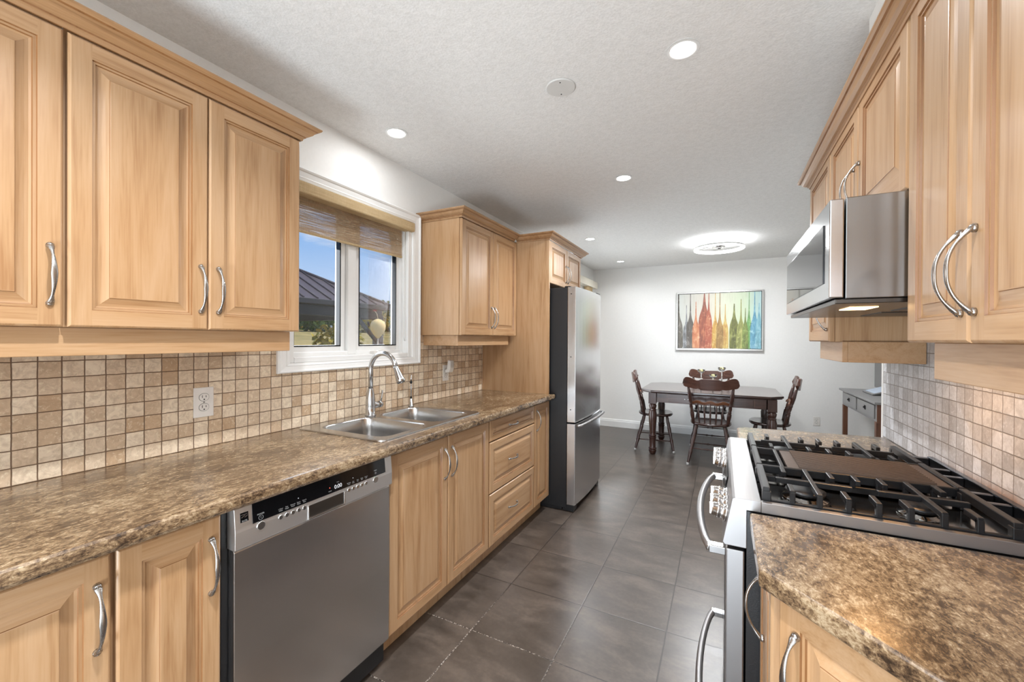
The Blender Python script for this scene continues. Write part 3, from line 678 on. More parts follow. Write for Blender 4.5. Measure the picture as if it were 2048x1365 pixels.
d = panel_door(V((.11, .960, .112))+dv*.006+nv*.001, dv, nv, .36, .745, 'door', t_, mh=WX)
hp = V((.11, .960, 0))+dv*.045+nv*.021; pull((hp.x, hp.y, .728), (0, 0, 1), nv, .15, d)
t_ = thing('base_cabinet', 'maple base cabinet under the short worktop on the far side of the gas range', 'cabinet', (.35, 2.2, 0))
q = MB(); q.box((.11, 1.992, .10), (XR-.012, 2.36, .866)); q.box((.17, 1.992, .001), (XR-.012, 2.36, .10)); q.build('cabinet_body', WZ, t_)
d = panel_door((.11, 2.358, .112), (0, -1, 0), (-1, 0, 0), .36, .745, 'door', t_)
pull((.09, 2.03, .735), (0, 0, 1), (-1, 0, 0), .15, d)

# --- gas range
RY0, RY1 = 1.224, 1.984
t_ = thing('gas_range', 'stainless slide-in gas range with black cast iron grates', 'stove', (.34, 1.6, 0))
q = MB(); q.box((.060, RY0+.004, .03), (XR-.012, RY1-.004, .902)); q.box((.10, RY0+.03, .001), (XR-.05, RY1-.03, .03)); q.build('range_body', BLKA, t_)
q = MB(); prof = [(.033, .934), (.026, .930), (.004, .812), (.010, .806), (.060, .806), (.060, .905), (.092, .905), (.092, .934)]
q.prism(prof, 1, RY0, RY1); cpn = q.build('control_panel', STH, t_, .0015)
q = MB(); q.box((.012, RY0+.006, .232), (.056, RY1-.006, .795)); od = q.build('oven_door', STH, t_, .004)
q = MB(); q.box((.0105, RY0+.09, .34), (.0125, RY1-.09, .70)); q.build('oven_window', BLKG, od)
q = MB(); q.box((.012, RY0+.006, .045), (.056, RY1-.006, .222)); dr = q.build('drawer', STH, t_, .004)
def rhandle(z, parent):
    q = MB(); pts = [(-.022, RY0+.035, z)]
    for k in range(15):
        u = k/14; pts.append((-.026-.038*(1-(2*u-1)**2)**.8, RY0+.04+u*(RY1-RY0-.08), z))
    pts.append((-.022, RY1-.035, z)); q.tube(pts, (.0115), 12, True, 0)
    h = q.build('handle', STH, parent)
    for y in (RY0+.045, RY1-.045):
        q = MB(); q.box((-.034, y-.014, z-.011), (.013, y+.014, z+.011)); q.build('handle_mount', CHROME, h, .003)
rhandle(.772, od); rhandle(.196, dr)
KN = V((-1, 0, .19)).normalized()
for y in (1.275, 1.345, 1.415, 1.79, 1.86, 1.93):
    q = MB(); c = V((.0155, y, .872)); q.lathe([(0, .024), (.006, .024), (.007, .0205), (.020, .020), (.021, .0215), (.026, .0215), (.027, .019), (.036, .018), (.038, .015)], c, KN, 20)
    k_ = q.build('knob', CHROME, cpn); q = MB(); e = c+KN*.034; q.box(e+V((-.012, -.0045, -.016)), e+V((.002, .0045, .016))); q.build('grip', NICK, k_, .002)
q = MB(); q.box((.0085, 1.50, .845), (.0115, 1.72, .905)); 
for i, v in enumerate(q.v): v.x = .0195 - (.905-v.z)*.19 - (.002 if i in (0, 3, 4, 7) else 0) - .0005
q.build('touch_display', BLKG, cpn)
q = MB(); q.box((.092, RY0, .905), (XR-.010, RY0+.018, .932)); q.box((.092, RY1-.018, .905), (XR-.010, RY1, .932)); q.box((.092, RY0+.018, .905), (.60, RY1-.018, .914)); ct = q.build('cooktop', PAN, t_, .001)
ct.data.materials.append(STH)
for p in ct.data.polygons:
    if p.index < 12: p.material_index = 1
# rear vent rail with slots
q = MB(); vx0, vx1 = .585, XR-.011
q.box((vx0, RY0+.018, .905), (vx0+.014, RY1-.018, .936)); q.box((vx1-.016, RY0+.018, .905), (vx1, RY1-.018, .940))
slots = [.07, .15, .07, .15, .07, .15]; y = RY0+.018; yy = y
q.box((vx0+.014, y, .905), (vx1-.016, y+.02, .936)); y += .02
tot = sum(slots); gap = (RY1-.018-.02-y-tot*.0)/len(slots); sc_ = (RY1-.038-y-5*.016)/tot
for k, s_ in enumerate(slots):
    y += s_*sc_
    if k < 5: q.box((vx0+.014, y, .905), (vx1-.016, y+.016, .936)); y += .016
q.box((vx0+.014, y, .905), (vx1-.016, RY1-.018, .936)); rv = q.build('rear_vent', steel('dark_vent_steel', 1, (.16, .17, .19), .25), t_, .002)
q = MB(); q.box((vx0+.014, RY0+.02, .906), (vx1-.016, RY1-.02, .909)); q.build('vent_well', DARKSLOT, rv)
# burners
for x, y, r in ((.205, 1.365, .048), (.44, 1.365, .040), (.205, 1.845, .040), (.44, 1.845, .048), (.32, 1.605, .034)):
    q = MB(); q.lathe([(0, r*1.15), (.006, r*1.1), (.010, r*.8), (.016, r*.8)], (x, y, .9135), (0, 0, 1), 28); bh = q.build('burner', PAN, t_)
    q = MB(); q.lathe([(0, r*.92), (.004, r), (.008, r*.97), (.010, r*.8), (.0105, .002)], (x, y, .930), (0, 0, 1), 28); q.build('burner_cap', IRON, bh)
def grate(y0, y1):
    q = MB(); x0, x1 = .105, .555; zt = .966; h = .014; w_ = .006
    def bar(a, b, z1=zt, hh=h, ww=w_):
        a = V(a); b = V(b); d = (b-a)
        if abs(d.x) > abs(d.y): q.box((min(a.x, b.x), a.y-ww, z1-hh), (max(a.x, b.x), a.y+ww, z1))
        else: q.box((a.x-ww, min(a.y, b.y), z1-hh), (a.x+ww, max(a.y, b.y), z1))
    bar((x0, y0+.004, 0), (x0, y1-.004, 0), zt, .022, .008); bar((x1, y0+.004, 0), (x1, y1-.004, 0), zt, .022, .008)
    bar((x0, y0+.008, 0), (x1, y0+.008, 0), .936, .018, .006); bar((x0, y1-.008, 0), (x1, y1-.008, 0), .936, .018, .006)
    yc = (y0+y1)/2; xs = [x0+(x1-x0)*k/8 for k in range(1, 8)]
    for k, x in enumerate(xs):
        ln = .062
        if k in (1, 5): bar((x, y0+.004, 0), (x, y1-.004, 0))
        else: bar((x, y0+.004, 0), (x, y0+ln, 0)); bar((x, y1-ln, 0), (x, y1-.004, 0))
        for yy in (y0+.008, y1-.008): q.box((x-.006, yy-.006, .93), (x+.006, yy+.006, zt-.004))
    for a, b in ((x0+.03, x0+.20), (x0+.25, x0+.42)): bar((a, yc, 0), (b, yc, 0), zt-.002)
    for x in (x0, x1):
        for yy in (y0+.01, y1-.01): q.box((x-.010, yy-.010, .9145), (x+.010, yy+.010, zt-.01))
    return q
for a, b in ((1.244, 1.478), (1.732, 1.966)): grate(a, b).build('grate', IRON, t_, .0018)
q = MB(); x0, x1, y0, y1 = .105, .555, 1.484, 1.726
q.box((x0-.008, y0, .944), (x0+.008, y1, .966)); q.box((x1-.008, y0, .944), (x1+.008, y1, .966)); q.box((x0, y0, .938), (x1, y0+.012, .962)); q.box((x0, y1-.012, .938), (x1, y1, .962)); q.box((x0+.055, y0, .95), (x0+.067, y1, .962))
for x in (x0, x1):
    for yy in (y0+.01, y1-.01): q.box((x-.010, yy-.010, .9145), (x+.010, yy+.010, .95))
gr = q.build('griddle_frame', IRON, t_, .003)
q = MB(); gx0, gx1 = .180, .545; q.box((gx0, y0+.010, .952), (gx1, y1-.010, .960))
n = 16
for k in range(n):
    y = y0+.018+(y1-y0-.036)*k/(n-1); q.prism([(y-.0045, .9598), (y+.0045, .9598), (y+.0015, .9655), (y-.0015, .9655)], 0, gx0+.03, gx1-.03)
q.build('griddle', IRONB, t_)

# --- microwave
MY0, MY1, MZ0, MZ1 = 1.272, 2.038, 1.450, 1.698
t_ = thing('microwave', 'stainless low-profile over-the-range microwave hood on the right wall', 'microwave', (.45, 1.65, MZ0))
q = MB(); q.box((.268, MY0, MZ0), (XR-.009, MY1, MZ1)); q.build('case', steel('microwave_case_dim_steel', 2, (.34, .35, .36), .2), t_, .002)  # darker steel holds the dim room reflection on the case side
q = MB(); q.box((.236, MY0+.0, MZ0+.002), (.265, MY1, MZ1-.001)); md = q.build('door', STB, t_, .003)
q = MB(); q.box((.2335, 1.335, MZ0+.045), (.2365, MY1-.03, MZ1-.05)); q.build('door_window', [plain('mirror_black_glass', (.02, .02, .022, 1), .03, 0, .5, 0)], md, .001)
q = MB(); q.box((.25, MY0+.01, MZ0-.012), (XR-.02, MY1-.01, MZ0)); us = q.build('underside_panel', steel('dark_hood_underside', 1, (.12, .115, .11), .25), t_, .002)
q = MB(); q.box((.31, 1.42, MZ0-.0135), (.37, 1.54, MZ0-.0118)); q.build('cooktop_lamp', emissive('warm_lamp_lens', (1, .62, .28, 1), 7), us)
q = MB(); q.box((.45, 1.40, MZ0-.0140), (.60, 1.62, MZ0-.0118)); q.box((.45, 1.70, MZ0-.0140), (.60, 1.92, MZ0-.0118)); q.build('grease_filter', BLKA, us)
area('cooktop_lamp_light', (.40, 1.60, MZ0-.02), (0, 0, -1), .12, 1.8, (1, .52, .2), size2=.12, spread=2.5)

# --- outlets on the walls
def outlet(x, yc, zc_, nx, label, hw=.035, hh=.058):
    t_ = thing('wall_outlet', label, 'outlet', (x, yc, zc_-hh)); 
    if nx in (1, -1):
        X = (0, 1, 0); N = V((nx, 0, 0))
        B = lambda u, v, d: V((x+nx*d, yc+u, zc_+v))
    else:
        N = V((0, -1, 0)); B = lambda u, v, d: V((yc+u, x-d, zc_+v))
        t_.location = (yc, x, zc_-hh)
    q = MB(); q.box(B(-hw, -hh, .0), B(hw, hh, .005)); pl = q.build('cover_plate', WHT, t_, .002)
    for s_ in (-1, 1):
        q = MB(); c = B(0, s_*.0195, .005)
        pts = []
        for k in range(24):
            a = 2*PI*k/24; pts.append((max(-.0165, min(.0165, .0175*math.cos(a))), .0145*math.sin(a)))
        A = [q.vert(B(u, v+s_*.0195, .005)) for u, v in pts]; Bq = [q.vert(B(u, v+s_*.0195, .0068)) for u, v in pts]
        for k in range(24): q.face([A[k], A[(k+1) % 24], Bq[(k+1) % 24], Bq[k]])
        q.face(Bq, 0, N); rc = q.build('receptacle', WHT, pl)
        q = MB()
        for u, h_ in ((-.0065, .005), (.0065, .0038)): q.box(B(u-.001, s_*.0195-h_+.003, .0066), B(u+.001, s_*.0195+h_+.003, .0072))
        q.box(B(-.0024, s_*.0195-.0105, .0066), B(.0024, s_*.0195-.006, .0072)); q.build('socket_slots', DARKSLOT, rc)
        q = MB(); ptr = [B(u*1.04, v*1.04+s_*.0195, .0052) for u, v in pts]; q.tube(ptr+[ptr[0]], .0006, 5); q.build('seam', DARKSLOT, pl)
    q = MB(); q.lathe([(0, .003), (.001, .0025)], B(0, 0, .005), N, 10); q.build('screw', NICK, pl)
    return t_
outlet(XL+.008, .888, 1.091, 1, 'white duplex outlet on the tan tiles left of the sink')
outlet(XL+.008, 2.475, 1.095, 1, 'white wall outlet on the tiles right of the faucet, behind the plug-in')
outlet(YF, 1.070, .329, 0, 'white duplex outlet low on the far dining room wall')
t_ = thing('air_freshener', 'white plug-in air freshener in the outlet right of the faucet', 'air freshener', (XL+.04, 2.483, 1.09))
q = MB(); q.prism([(XL+.0155, 1.095), (XL+.05, 1.100), (XL+.062, 1.13), (XL+.060, 1.185), (XL+.040, 1.19), (XL+.030, 1.12), (XL+.0155, 1.12)], 1, 2.458, 2.508); q.build('housing', WHT, t_, .004)
q = MB(); q.box((XL+.0605, 2.464, 1.135), (XL+.0625, 2.502, 1.180)); q.build('vent_panel', plain('pale_grey_plastic', srgb(205, 203, 198), .4), t_, .001)

# ------------------------------------------------------------------ ceiling fittings
LENS = emissive('downlight_lens', (1, .98, .95, 1), 14)
def downlight(x, y, label, power=8):
    t_ = thing('recessed_downlight', label, 'ceiling light', (x, y, CEIL-.004), 'round recessed downlights')
    q = MB(); n = 32; prof = [(.056, 0), (.058, -.003), (.053, -.006), (.045, -.004), (.043, 0)]
    rings = [[q.vert((x+r*math.cos(2*PI*k/n), y+r*math.sin(2*PI*k/n), CEIL+z)) for k in range(n)] for r, z in prof]
    for a, b in zip(rings, rings[1:]):
        for k in range(n): q.face([a[k], a[(k+1) % n], b[(k+1) % n], b[k]], 0, (0, 0, -1), True)
    q.build('trim_ring', WPNT, t_)
    q = MB(); q.lathe([(0, .044), (.0015, .044)], (x, y, CEIL-.0025), (0, 0, 1), n); q.build('lens', LENS, t_)
    l = area('downlight_and_fill', (x, y, CEIL-.012), (0, 0, -1), .09, 1.6 if x < -1.5 else (5 if x > -.3 else 19 if y < 3 else 3 if y > 5 else power), (.95, .97, 1), 'DISK', spread=PI if x < -1.5 else 2.5)
for x, y, l in ((-.140, 1.672, 'round recessed downlight nearest the right wall cabinets'), (-1.552, 1.672, 'round recessed downlight above the kitchen sink'), (-.602, 2.82, 'round recessed downlight in mid-ceiling beyond the blank cover plate'), (-1.285, 4.37, 'round recessed downlight just past the fridge cabinet'), (-1.27, 5.80, 'small round recessed downlight nearest the far left corner')):
    downlight(x, y, l)
area('downlight_and_fill', (-.6, .35, CEIL-.01), (0, 0, -1), .09, 20, (.93, .96, 1), 'DISK', spread=2.3)  # unseen extra lamp without a fitting, added to brighten the near kitchen
area('downlight_and_fill', (-.6, -1.2, CEIL-.01), (0, 0, -1), .09, 13, (.93, .96, 1), 'DISK')  # second added lamp, unseen behind the camera
t_ = thing('ceiling_cover_plate', 'flat round blank white cover plate with two screws on the ceiling', 'cover plate', (-.632, 1.688, CEIL-.006))
q = MB(); q.lathe([(0, .060), (.003, .064), (.0055, .064)], (-.632, 1.688, CEIL-.006), (0, 0, 1), 40); pl = q.build('plate', plain('ceiling_plate_paint', srgb(214, 213, 210), .5, var=.01), t_)
for s_ in (-1, 1):
    q = MB(); q.lathe([(0, .003), (.001, .003)], (-.632-s_*.012, 1.688+s_*.040, CEIL-.007), (0, 0, 1), 10); q.build('screw', DARKSLOT, t_)
# ring lamp
rc = V((-.042, 5.08, 2.37)); t_ = thing('ring_ceiling_lamp', 'white LED ring ceiling lamp with small metal hub over the dining table', 'ceiling lamp', (rc.x, rc.y, CEIL))
def annulus(q, r0, r1, z0, z1, m=0, n=56):
    L = [[q.vert((rc.x+r*math.cos(2*PI*k/n), rc.y+r*math.sin(2*PI*k/n), z)) for k in range(n)] for r, z in ((r0, z0), (r1, z0), (r1, z1), (r0, z1), (r0, z0))]
    for a, b in zip(L, L[1:]):
        for k in range(n): q.face([a[k], a[(k+1) % n], b[(k+1) % n], b[k]], m)
q = MB(); annulus(q, .234, .252, 2.357, 2.376); q.build('ring_housing', plain('pale_metal_ring', srgb(215, 215, 213), .3), t_)
q = MB(); annulus(q, .233, .2525, 2.347, 2.3575); q.build('ring_diffuser', emissive('ring_glow', (1, 1, 1, 1), 8), t_)
q = MB(); annulus(q, .236, .250, 2.3765, 2.379); q.build('upper_glow_strip', emissive('ring_up_glow', (1, 1, 1, 1), 5), t_)
q = MB(); q.lathe([(0, .07), (.03, .07), (.035, .05), (.07, .045)], (rc.x, rc.y, 2.368), (0, 0, 1), 24); q.lathe([(0, .02), (.012, .028), (.02, .03)], (rc.x, rc.y, 2.348), (0, 0, 1), 18); q.build('hub', CHROME, t_)
for k in range(5):
    a = 2*PI*k/5+.3; d = V((math.cos(a), math.sin(a), 0)); s_ = V((-d.y, d.x, 0)); p0 = rc+V((0, 0, .018))+d*.06; p1 = rc+V((0, 0, .018))+d*.215
    q = MB()
    for z in (0, .004): pass
    ids = [q.vert(p) for p in (p0-s_*.012, p0+s_*.012, p1+s_*.03+V((0, 0, .006)), p1-s_*.02, p0-s_*.012+V((0, 0, .004)), p0+s_*.012+V((0, 0, .004)), p1+s_*.03+V((0, 0, .010)), p1-s_*.02+V((0, 0, .004)))]
    for f in ((0, 3, 2, 1), (4, 5, 6, 7), (0, 1, 5, 4), (1, 2, 6, 5), (2, 3, 7, 6), (3, 0, 4, 7)): q.face([ids[i] for i in f])
    q.build('fan_blade', plain('clear_grey_blade', srgb(150, 150, 150), .2), t_)
area('ring_lamp_down', (rc.x, rc.y, 2.33), (0, 0, -1), .46, 27, (.94, .97, 1), 'DISK')
area('ring_lamp_up', (rc.x, rc.y, 2.395), (0, 0, 1), .44, 24, (.94, .97, 1), 'DISK')

# ------------------------------------------------------------------ dining furniture
def turned(q, p0, p1, R, prof, seg=14, m=0):
    p0 = V(p0); p1 = V(p1); d = p1-p0; q.lathe([(u*d.length, r*R) for u, r in prof], p0, d, seg, m)
LEGP = [(0, .55), (.05, .62), (.22, .85), (.30, 1.0), (.34, 1.0), (.36, .7), (.38, .95), (.40, .7), (.43, .75), (.60, 1.05), (.68, 1.1), (.70, .75), (.72, 1.0), (.74, .75), (.77, .95), (.95, .8), (1, .7)]
POSTP = [(0, .7), (.08, .8), (.22, 1.05), (.30, 1.1), (.33, .75), (.35, 1.0), (.37, .75), (.45, .9), (.50, .75), (.52, 1.0), (.54, .75), (.62, .95), (.75, 1.05), (.85, .85), (1, .6)]
SPINP = [(0, .7), (.2, .85), (.42, 1.0), (.46, 1.3), (.5, 1.0), (.54, 1.3), (.58, 1.0), (.8, .85), (1, .7)]
STRP = [(0, .6), (.3, .9), (.40, 1.0), (.42, 1.6), (.45, 1.0), (.5, .9), (.55, 1.0), (.58, 1.6), (.60, 1.0), (.7, .9), (1, .6)]
FOOTM = plain('clear_foot_cap', srgb(200, 198, 195), .3)
def make_chair(label):
    t_ = thing('dining_chair', label, 'chair', (0, 0, 0), 'press-back wooden dining chairs')
    # seat: rounded saddle, front at +Y
    q = MB(); n = 40; rings = []
    def seatpt(a, s_, z):
        x = .205*math.copysign(abs(math.cos(a))**.8, math.cos(a))*s_; y = .20*math.copysign(abs(math.sin(a))**.8, math.sin(a))*s_
        return (x*(1+.06*(y/.2)), y, z)
    for s_, z in ((.0001, .446), (.55, .446), (.85, .451), (.96, .453), (1.0, .446), (1.0, .434), (.95, .424), (.6, .422), (.0001, .422)): rings.append([q.vert(seatpt(2*PI*k/n, s_, z)) for k in range(n)])
    for a, b in zip(rings, rings[1:]):
        for k in range(n): q.face([a[(k+1) % n], a[k], b[k], b[(k+1) % n]], 0, None, True)
    q.build('seat', DWT, t_)
    feet = {}
    for sx in (-1, 1):
        for sy in (-1, 1):
            p1 = V((sx*.135, sy*.125, .428)); p0 = V((sx*.215, sy*.205 if sy > 0 else -.235, .012)); q = MB(); turned(q, p0, p1, .019, LEGP); lg = q.build('leg', DW1, t_); feet[sx, sy] = (p0, p1)
            q = MB(); q.lathe([(0, .0125), (.02, .013), (.028, .0115)], p0-V((0, 0, .011)), (0, 0, 1), 12); q.build('foot_cap', FOOTM, lg)
    at = lambda k, u: feet[k][0].lerp(feet[k][1], u)
    for a, b, u in (((-1, -1), (-1, 1), .30), ((1, -1), (1, 1), .30), ((-1, -1), (1, -1), .40), ((-1, 1), (1, 1), .34)):
        q = MB(); turned(q, at(a, u), at(b, u), .0085, STRP, 10); q.build('stretcher', DW1, t_)
    tops = {}
    for sx in (-1, 1):
        p0 = V((sx*.165, -.130, .44)); p1 = V((sx*.215, -.235, .855)); q = MB(); turned(q, p0, p1, .0195, POSTP); q.build('back_post', DW1, t_); tops[sx] = (p0, p1)
    # mid rail (curved, lighter wood)
    q = MB(); N_ = 16; zb = lambda u: .660+.006*math.cos(3*PI*u); zt = lambda u: .690+.010*math.cos(3*PI*u)
    pr = []
    for k in range(N_+1):
        u = -1+2*k/N_; x = .188*u; y = -.172-.030*(1-u*u)
        pr.append([q.vert((x, y, zb(u))), q.vert((x, y+.018, zb(u))), q.vert((x, y+.014, zt(u))), q.vert((x, y-.004, zt(u)))])
    for a, b in zip(pr, pr[1:]):
        for k in range(4): q.face([a[k], a[(k+1) % 4], b[(k+1) % 4], b[k]])
    q.face(pr[0][::-1]); q.face(pr[-1]); q.build('mid_rail', CHL, t_, .002)
    for k in range(5):
        u = -.68+1.36*k/4; q = MB(); turned(q, (u*.155, -.150-.020*(1-u*u), .445), (u*.18, -.163-.030*(1-u*u), .664), .0085, SPINP, 10); q.build('spindle', DW1, t_)
    # crest with ears
    q = MB(); out = []
    topf = lambda u: (.945 + .022*math.exp(-((abs(u)-.80)/.20)**2)*1.2 - .022*math.exp(-((abs(u)-.47)/.13)**2) + (-.018 if abs(u) < .33 else -.018*max(0, 1-(abs(u)-.33)/.3))+.018)
    def zt_(u):
        a = abs(u)
        if a < .30: return .936
        if a < .42: return .936-.014*(a-.30)/.12
        if a < .50: return .922
        if a < .84: return .922+.030*math.sin((a-.50)/.34*PI/2)
        return .880+.072*math.sqrt(max(0, 1-((a-.84)/.16)**2))
    def zb_(u):
        a = abs(u)
        if a < .34: return .818
        if a < .42: return .818+.018*(a-.34)/.08
        if a < .62: return .836-.008*math.sin((a-.42)/.20*PI)
        if a < .84: return .836-.004+.012*(a-.62)/.22
        return .880-.036*math.sqrt(max(0, 1-((a-.84)/.16)**2))
    K = 48; col = []
    for k in range(K+1):
        u = -1+2*k/K; x = .272*u; y = -.232-.035*(1-u*u); a, b = zb_(u), zt_(u)
        col.append([q.vert((x, y-.010, a)), q.vert((x, y+.012, a)), q.vert((x, y+.012-.016, b)), q.vert((x, y-.010-.016, b))])
    for a, b in zip(col, col[1:]):
        for k in range(4): q.face([a[k], a[(k+1) % 4], b[(k+1) % 4], b[k]])
    q.face(col[0][::-1]); q.face(col[-1]); cr = q.build('crest_rail', DW2, t_, .002)
    # pressed ovals and centre panel on the crest's front face (+Y side)
    for cx_, rx, rz, cz in ((-.205, .045, .030, .903), (.205, .045, .030, .903), (0, .10, .034, .882)):
        q = MB(); pts = []
        for k in range(29):
            a = 2*PI*k/28; x = cx_+rx*math.cos(a); z = cz+rz*math.sin(a); u = x/.272; y = -.232-.035*(1-u*u)+.012-.016*((z-.82)/.11); pts.append((x, y+.001, z))
        q.tube(pts, .0022, 6); q.build('pressed_line', CHL, cr)
    return t_
def copy_tree(o, parent=None):
    c = o.copy(); C.objects.link(c)
    if parent is not None: c.parent = parent
    for ch in [x for x in bpy.data.objects if x.parent == o]: copy_tree(ch, c)
    return c
ch0 = make_chair('dark wooden dining chair seen from behind at the near side of the table')
ch1 = copy_tree(ch0); ch2 = copy_tree(ch0); ch3 = copy_tree(ch0)
def place(o, x, y, rz, label): o.location = (x, y, 0); o.rotation_euler = (0, 0, math.radians(rz)); o['label'] = label
place(ch0, -.108, 5.045, 0, 'dark wooden dining chair seen from behind at the near side of the table')
place(ch1, -.135, 5.90, 180, 'dark wooden dining chair on the wall side of the table, behind the candle glasses')
place(ch2, -.735, 5.40, -82, 'dark wooden dining chair at the left end of the table')
place(ch3, .475, 5.38, 86, 'dark wooden dining chair at the right end of the table, behind the worktop')
# table
t_ = thing('dining_table', 'dark glossy wooden dining table with turned legs and clipped corners', 'table', (-.14, 5.5, 0))
q = MB(); TX0, TX1, TY0, TY1 = -.868, .580, 5.005, 6.03
def oct_(ins): 
    c = .13; return [(TX0+c, TY0+ins), (TX1-c, TY0+ins), (TX1-ins, TY0+c), (TX1-ins, TY1-c), (TX1-c, TY1-ins), (TX0+c, TY1-ins), (TX0+ins, TY1-c), (TX0+ins, TY0+c)]
q.prism(oct_(0), 2, .738, .762); q.prism(oct_(.012), 2, .728, .738); q.build('tabletop', DWT, t_, .006)
q = MB(); ax0, ax1, ay0, ay1 = -.70, .44, 5.085, 5.87
q.box((ax0, ay0, .615), (ax1, ay0+.022, .728)); q.box((ax0, ay1-.022, .615), (ax1, ay1, .728)); q.box((ax0, ay0, .615), (ax0+.022, ay1, .728)); q.box((ax1-.022, ay0, .615), (ax1, ay1, .728)); q.build('apron', DW2, t_, .002)
for x0_, x1_ in ((-.555, -.16), (-.115, .30)):
    q = MB(); q.box((x0_, ay0-.006, .628), (x1_, ay0, .718)); dr_ = q.build('drawer', DW2, t_, .002)
    for s_ in (-.018, .018):
        q = MB(); q.lathe([(0, .004), (.012, .007), (.014, .004)], ((x0_+x1_)/2+s_, ay0-.006, .672), (0, -1, 0), 10); q.build('knob', NICK, dr_)
for x in (-.565, .31):
    q = MB(); q.box((x, ay0-.0015, .63), (x+.003, ay0+.001, .715)); q.build('inlay_line', CHL, t_)
TLP = [(0, .55), (.01, .75), (.07, 1.0), (.09, 1.0), (.095, .8), (.11, 1.02), (.13, 1.02), (.135, .8), (.30, .85), (.32, .9), (.34, 1.05), (.345, .8), (.37, 1.02), (.39, .8), (.42, .78), (.70, 1.02), (.80, 1.05), (.86, .85), (.875, 1.0), (.89, .75), (.92, .9), (.96, 1.0), (1.0, .7)]
for x in (-.725, .470):
    for y in (5.085, 5.87):
        q = MB(); q.lathe([(u*.598, r*.044) for u, r in TLP], (x, y, .001), (0, 0, 1), 22); q.box((x-.043, y-.043, .598), (x+.043, y+.043, .728)); q.build('leg', DW1, t_, .002)
# floating-flower glasses
FLOW = plain('pale_yellow_petals', srgb(238, 228, 160), .6, var=.1)
def goblet(x, y, h, label):
    t_ = thing('stem_glass', label, 'candle glass', (x, y, .762), 'stem glasses on the dining table')
    z = .7625; q = MB(); q.lathe([(0, .034), (.002, .034), (.005, .008), (h-.055, .0045), (h-.045, .012), (h-.03, .034), (h-.012, .043), (h, .040), (h-.002, .038), (h-.013, .040), (h-.028, .032), (h-.040, .012), (h-.043, .002)], (x, y, z), (0, 0, 1), 24); q.build('goblet', CGL, t_)
    q = MB()
    for k in range(11):
        a = k*2.4; r = .006+.0018*k; c = V((x+r*math.cos(a), y+r*math.sin(a), z+h-.018+.014*(1-k/11)))
        q.lathe([(-.006, .003), (0, .009), (.006, .008), (.010, .003)], c, (math.cos(a)*.6, math.sin(a)*.6, 1), 8)
    q.build('flower_candle', FLOW, t_)
goblet(-.223, 5.45, .230, 'stem glass with pale yellow floating flower, left of the three')
goblet(-.093, 5.38, .180, 'shortest stem glass with pale yellow floating flower, middle of the three')
goblet(-.002, 5.47, .262, 'tallest stem glass with pale yellow floating flower, right of the three')
# console table
GREY = plain('grey_paint', srgb(128, 127, 126), .35, var=.03)
t_ = thing('console_table', 'grey console table with brown legs by the right dining wall', 'console table', (1.45, 5.5, 0))
q = MB(); q.box((1.245, 4.86, .765), (XD-.02, 6.16, .787)); q.build('tabletop', GREY, t_, .004)
q = MB(); q.box((1.272, 4.90, .60), (XD-.05, 6.11, .764)); q.build('case', GREY, t_, .002)
for a, b in ((4.95, 5.49), (5.53, 6.07)):
    q = MB(); q.box((1.263, a, .622), (1.272, b, .750)); dr_ = q.build('drawer', GREY, t_, .002)
    q = MB(); q.box((1.259, (a+b)/2-.022, .672), (1.263, (a+b)/2+.022, .712)); hb = q.build('pull', DARKSLOT, dr_, .001); q = MB(); q.lathe([(0, .006), (.012, .009)], (1.259, (a+b)/2, .694), (-1, 0, 0), 10); q.build('knob', IRON, hb)
for x in (1.29, XD-.075):
    for y in (4.925, 6.085):
        q = MB(); q.box((x-.022, y-.022, .001), (x+.022, y+.022, .602)); q.build('leg', BRN, t_, .003)
q = MB(); q.box((1.27, 4.89, .59), (1.60, 4.899, .765)); q.build('end_trim', BRN, t_, .002)
t_ = thing('picture_frame', 'small silver-edged frame lying tilted on the grey console table', 'picture frame', (1.50, 5.62, .787))
def slab(P0, U_, W_, N_, w_, h_, th, nm, m, parent):
    P0 = V(P0); U_ = V(U_).normalized(); W_ = V(W_).normalized(); N_ = V(N_).normalized(); q = MB()
    i = [q.vert(P0+U_*a+W_*b+N_*c) for c in (0, th) for a, b in ((0, 0), (w_, 0), (w_, h_), (0, h_))]
    for f in ((0, 3, 2, 1), (4, 5, 6, 7), (0, 1, 5, 4), (1, 2, 6, 5), (2, 3, 7, 6), (3, 0, 4, 7)): q.face([i[k] for k in f])
    return q.build(nm, m, parent, .002)
U_ = V((0, 1, 0)); W_ = V((1, 0, .35)).normalized(); N_ = W_.cross(U_)*-1
N_ = N_ if N_.z > 0 else -N_
slab((1.38, 5.45, .789), U_, W_, N_, .34, .24, .012, 'frame', GREY, t_)
slab(V((1.38, 5.45, .789))+U_*.02+W_*.02+N_*.012, U_, W_, N_, .30, .20, .002, 'picture', plain('pale_blue_print', srgb(190, 205, 225), .2), t_)
t_ = thing('wall_panel', 'grey flat panel hanging on the right dining wall above the console', 'wall panel', (XD-.03, 5.9, .80))
q = MB(); q.box((XD-.035, 5.2, .80), (XD-.001, 6.36, 1.60)); q.build('panel', GREY, t_, .004)

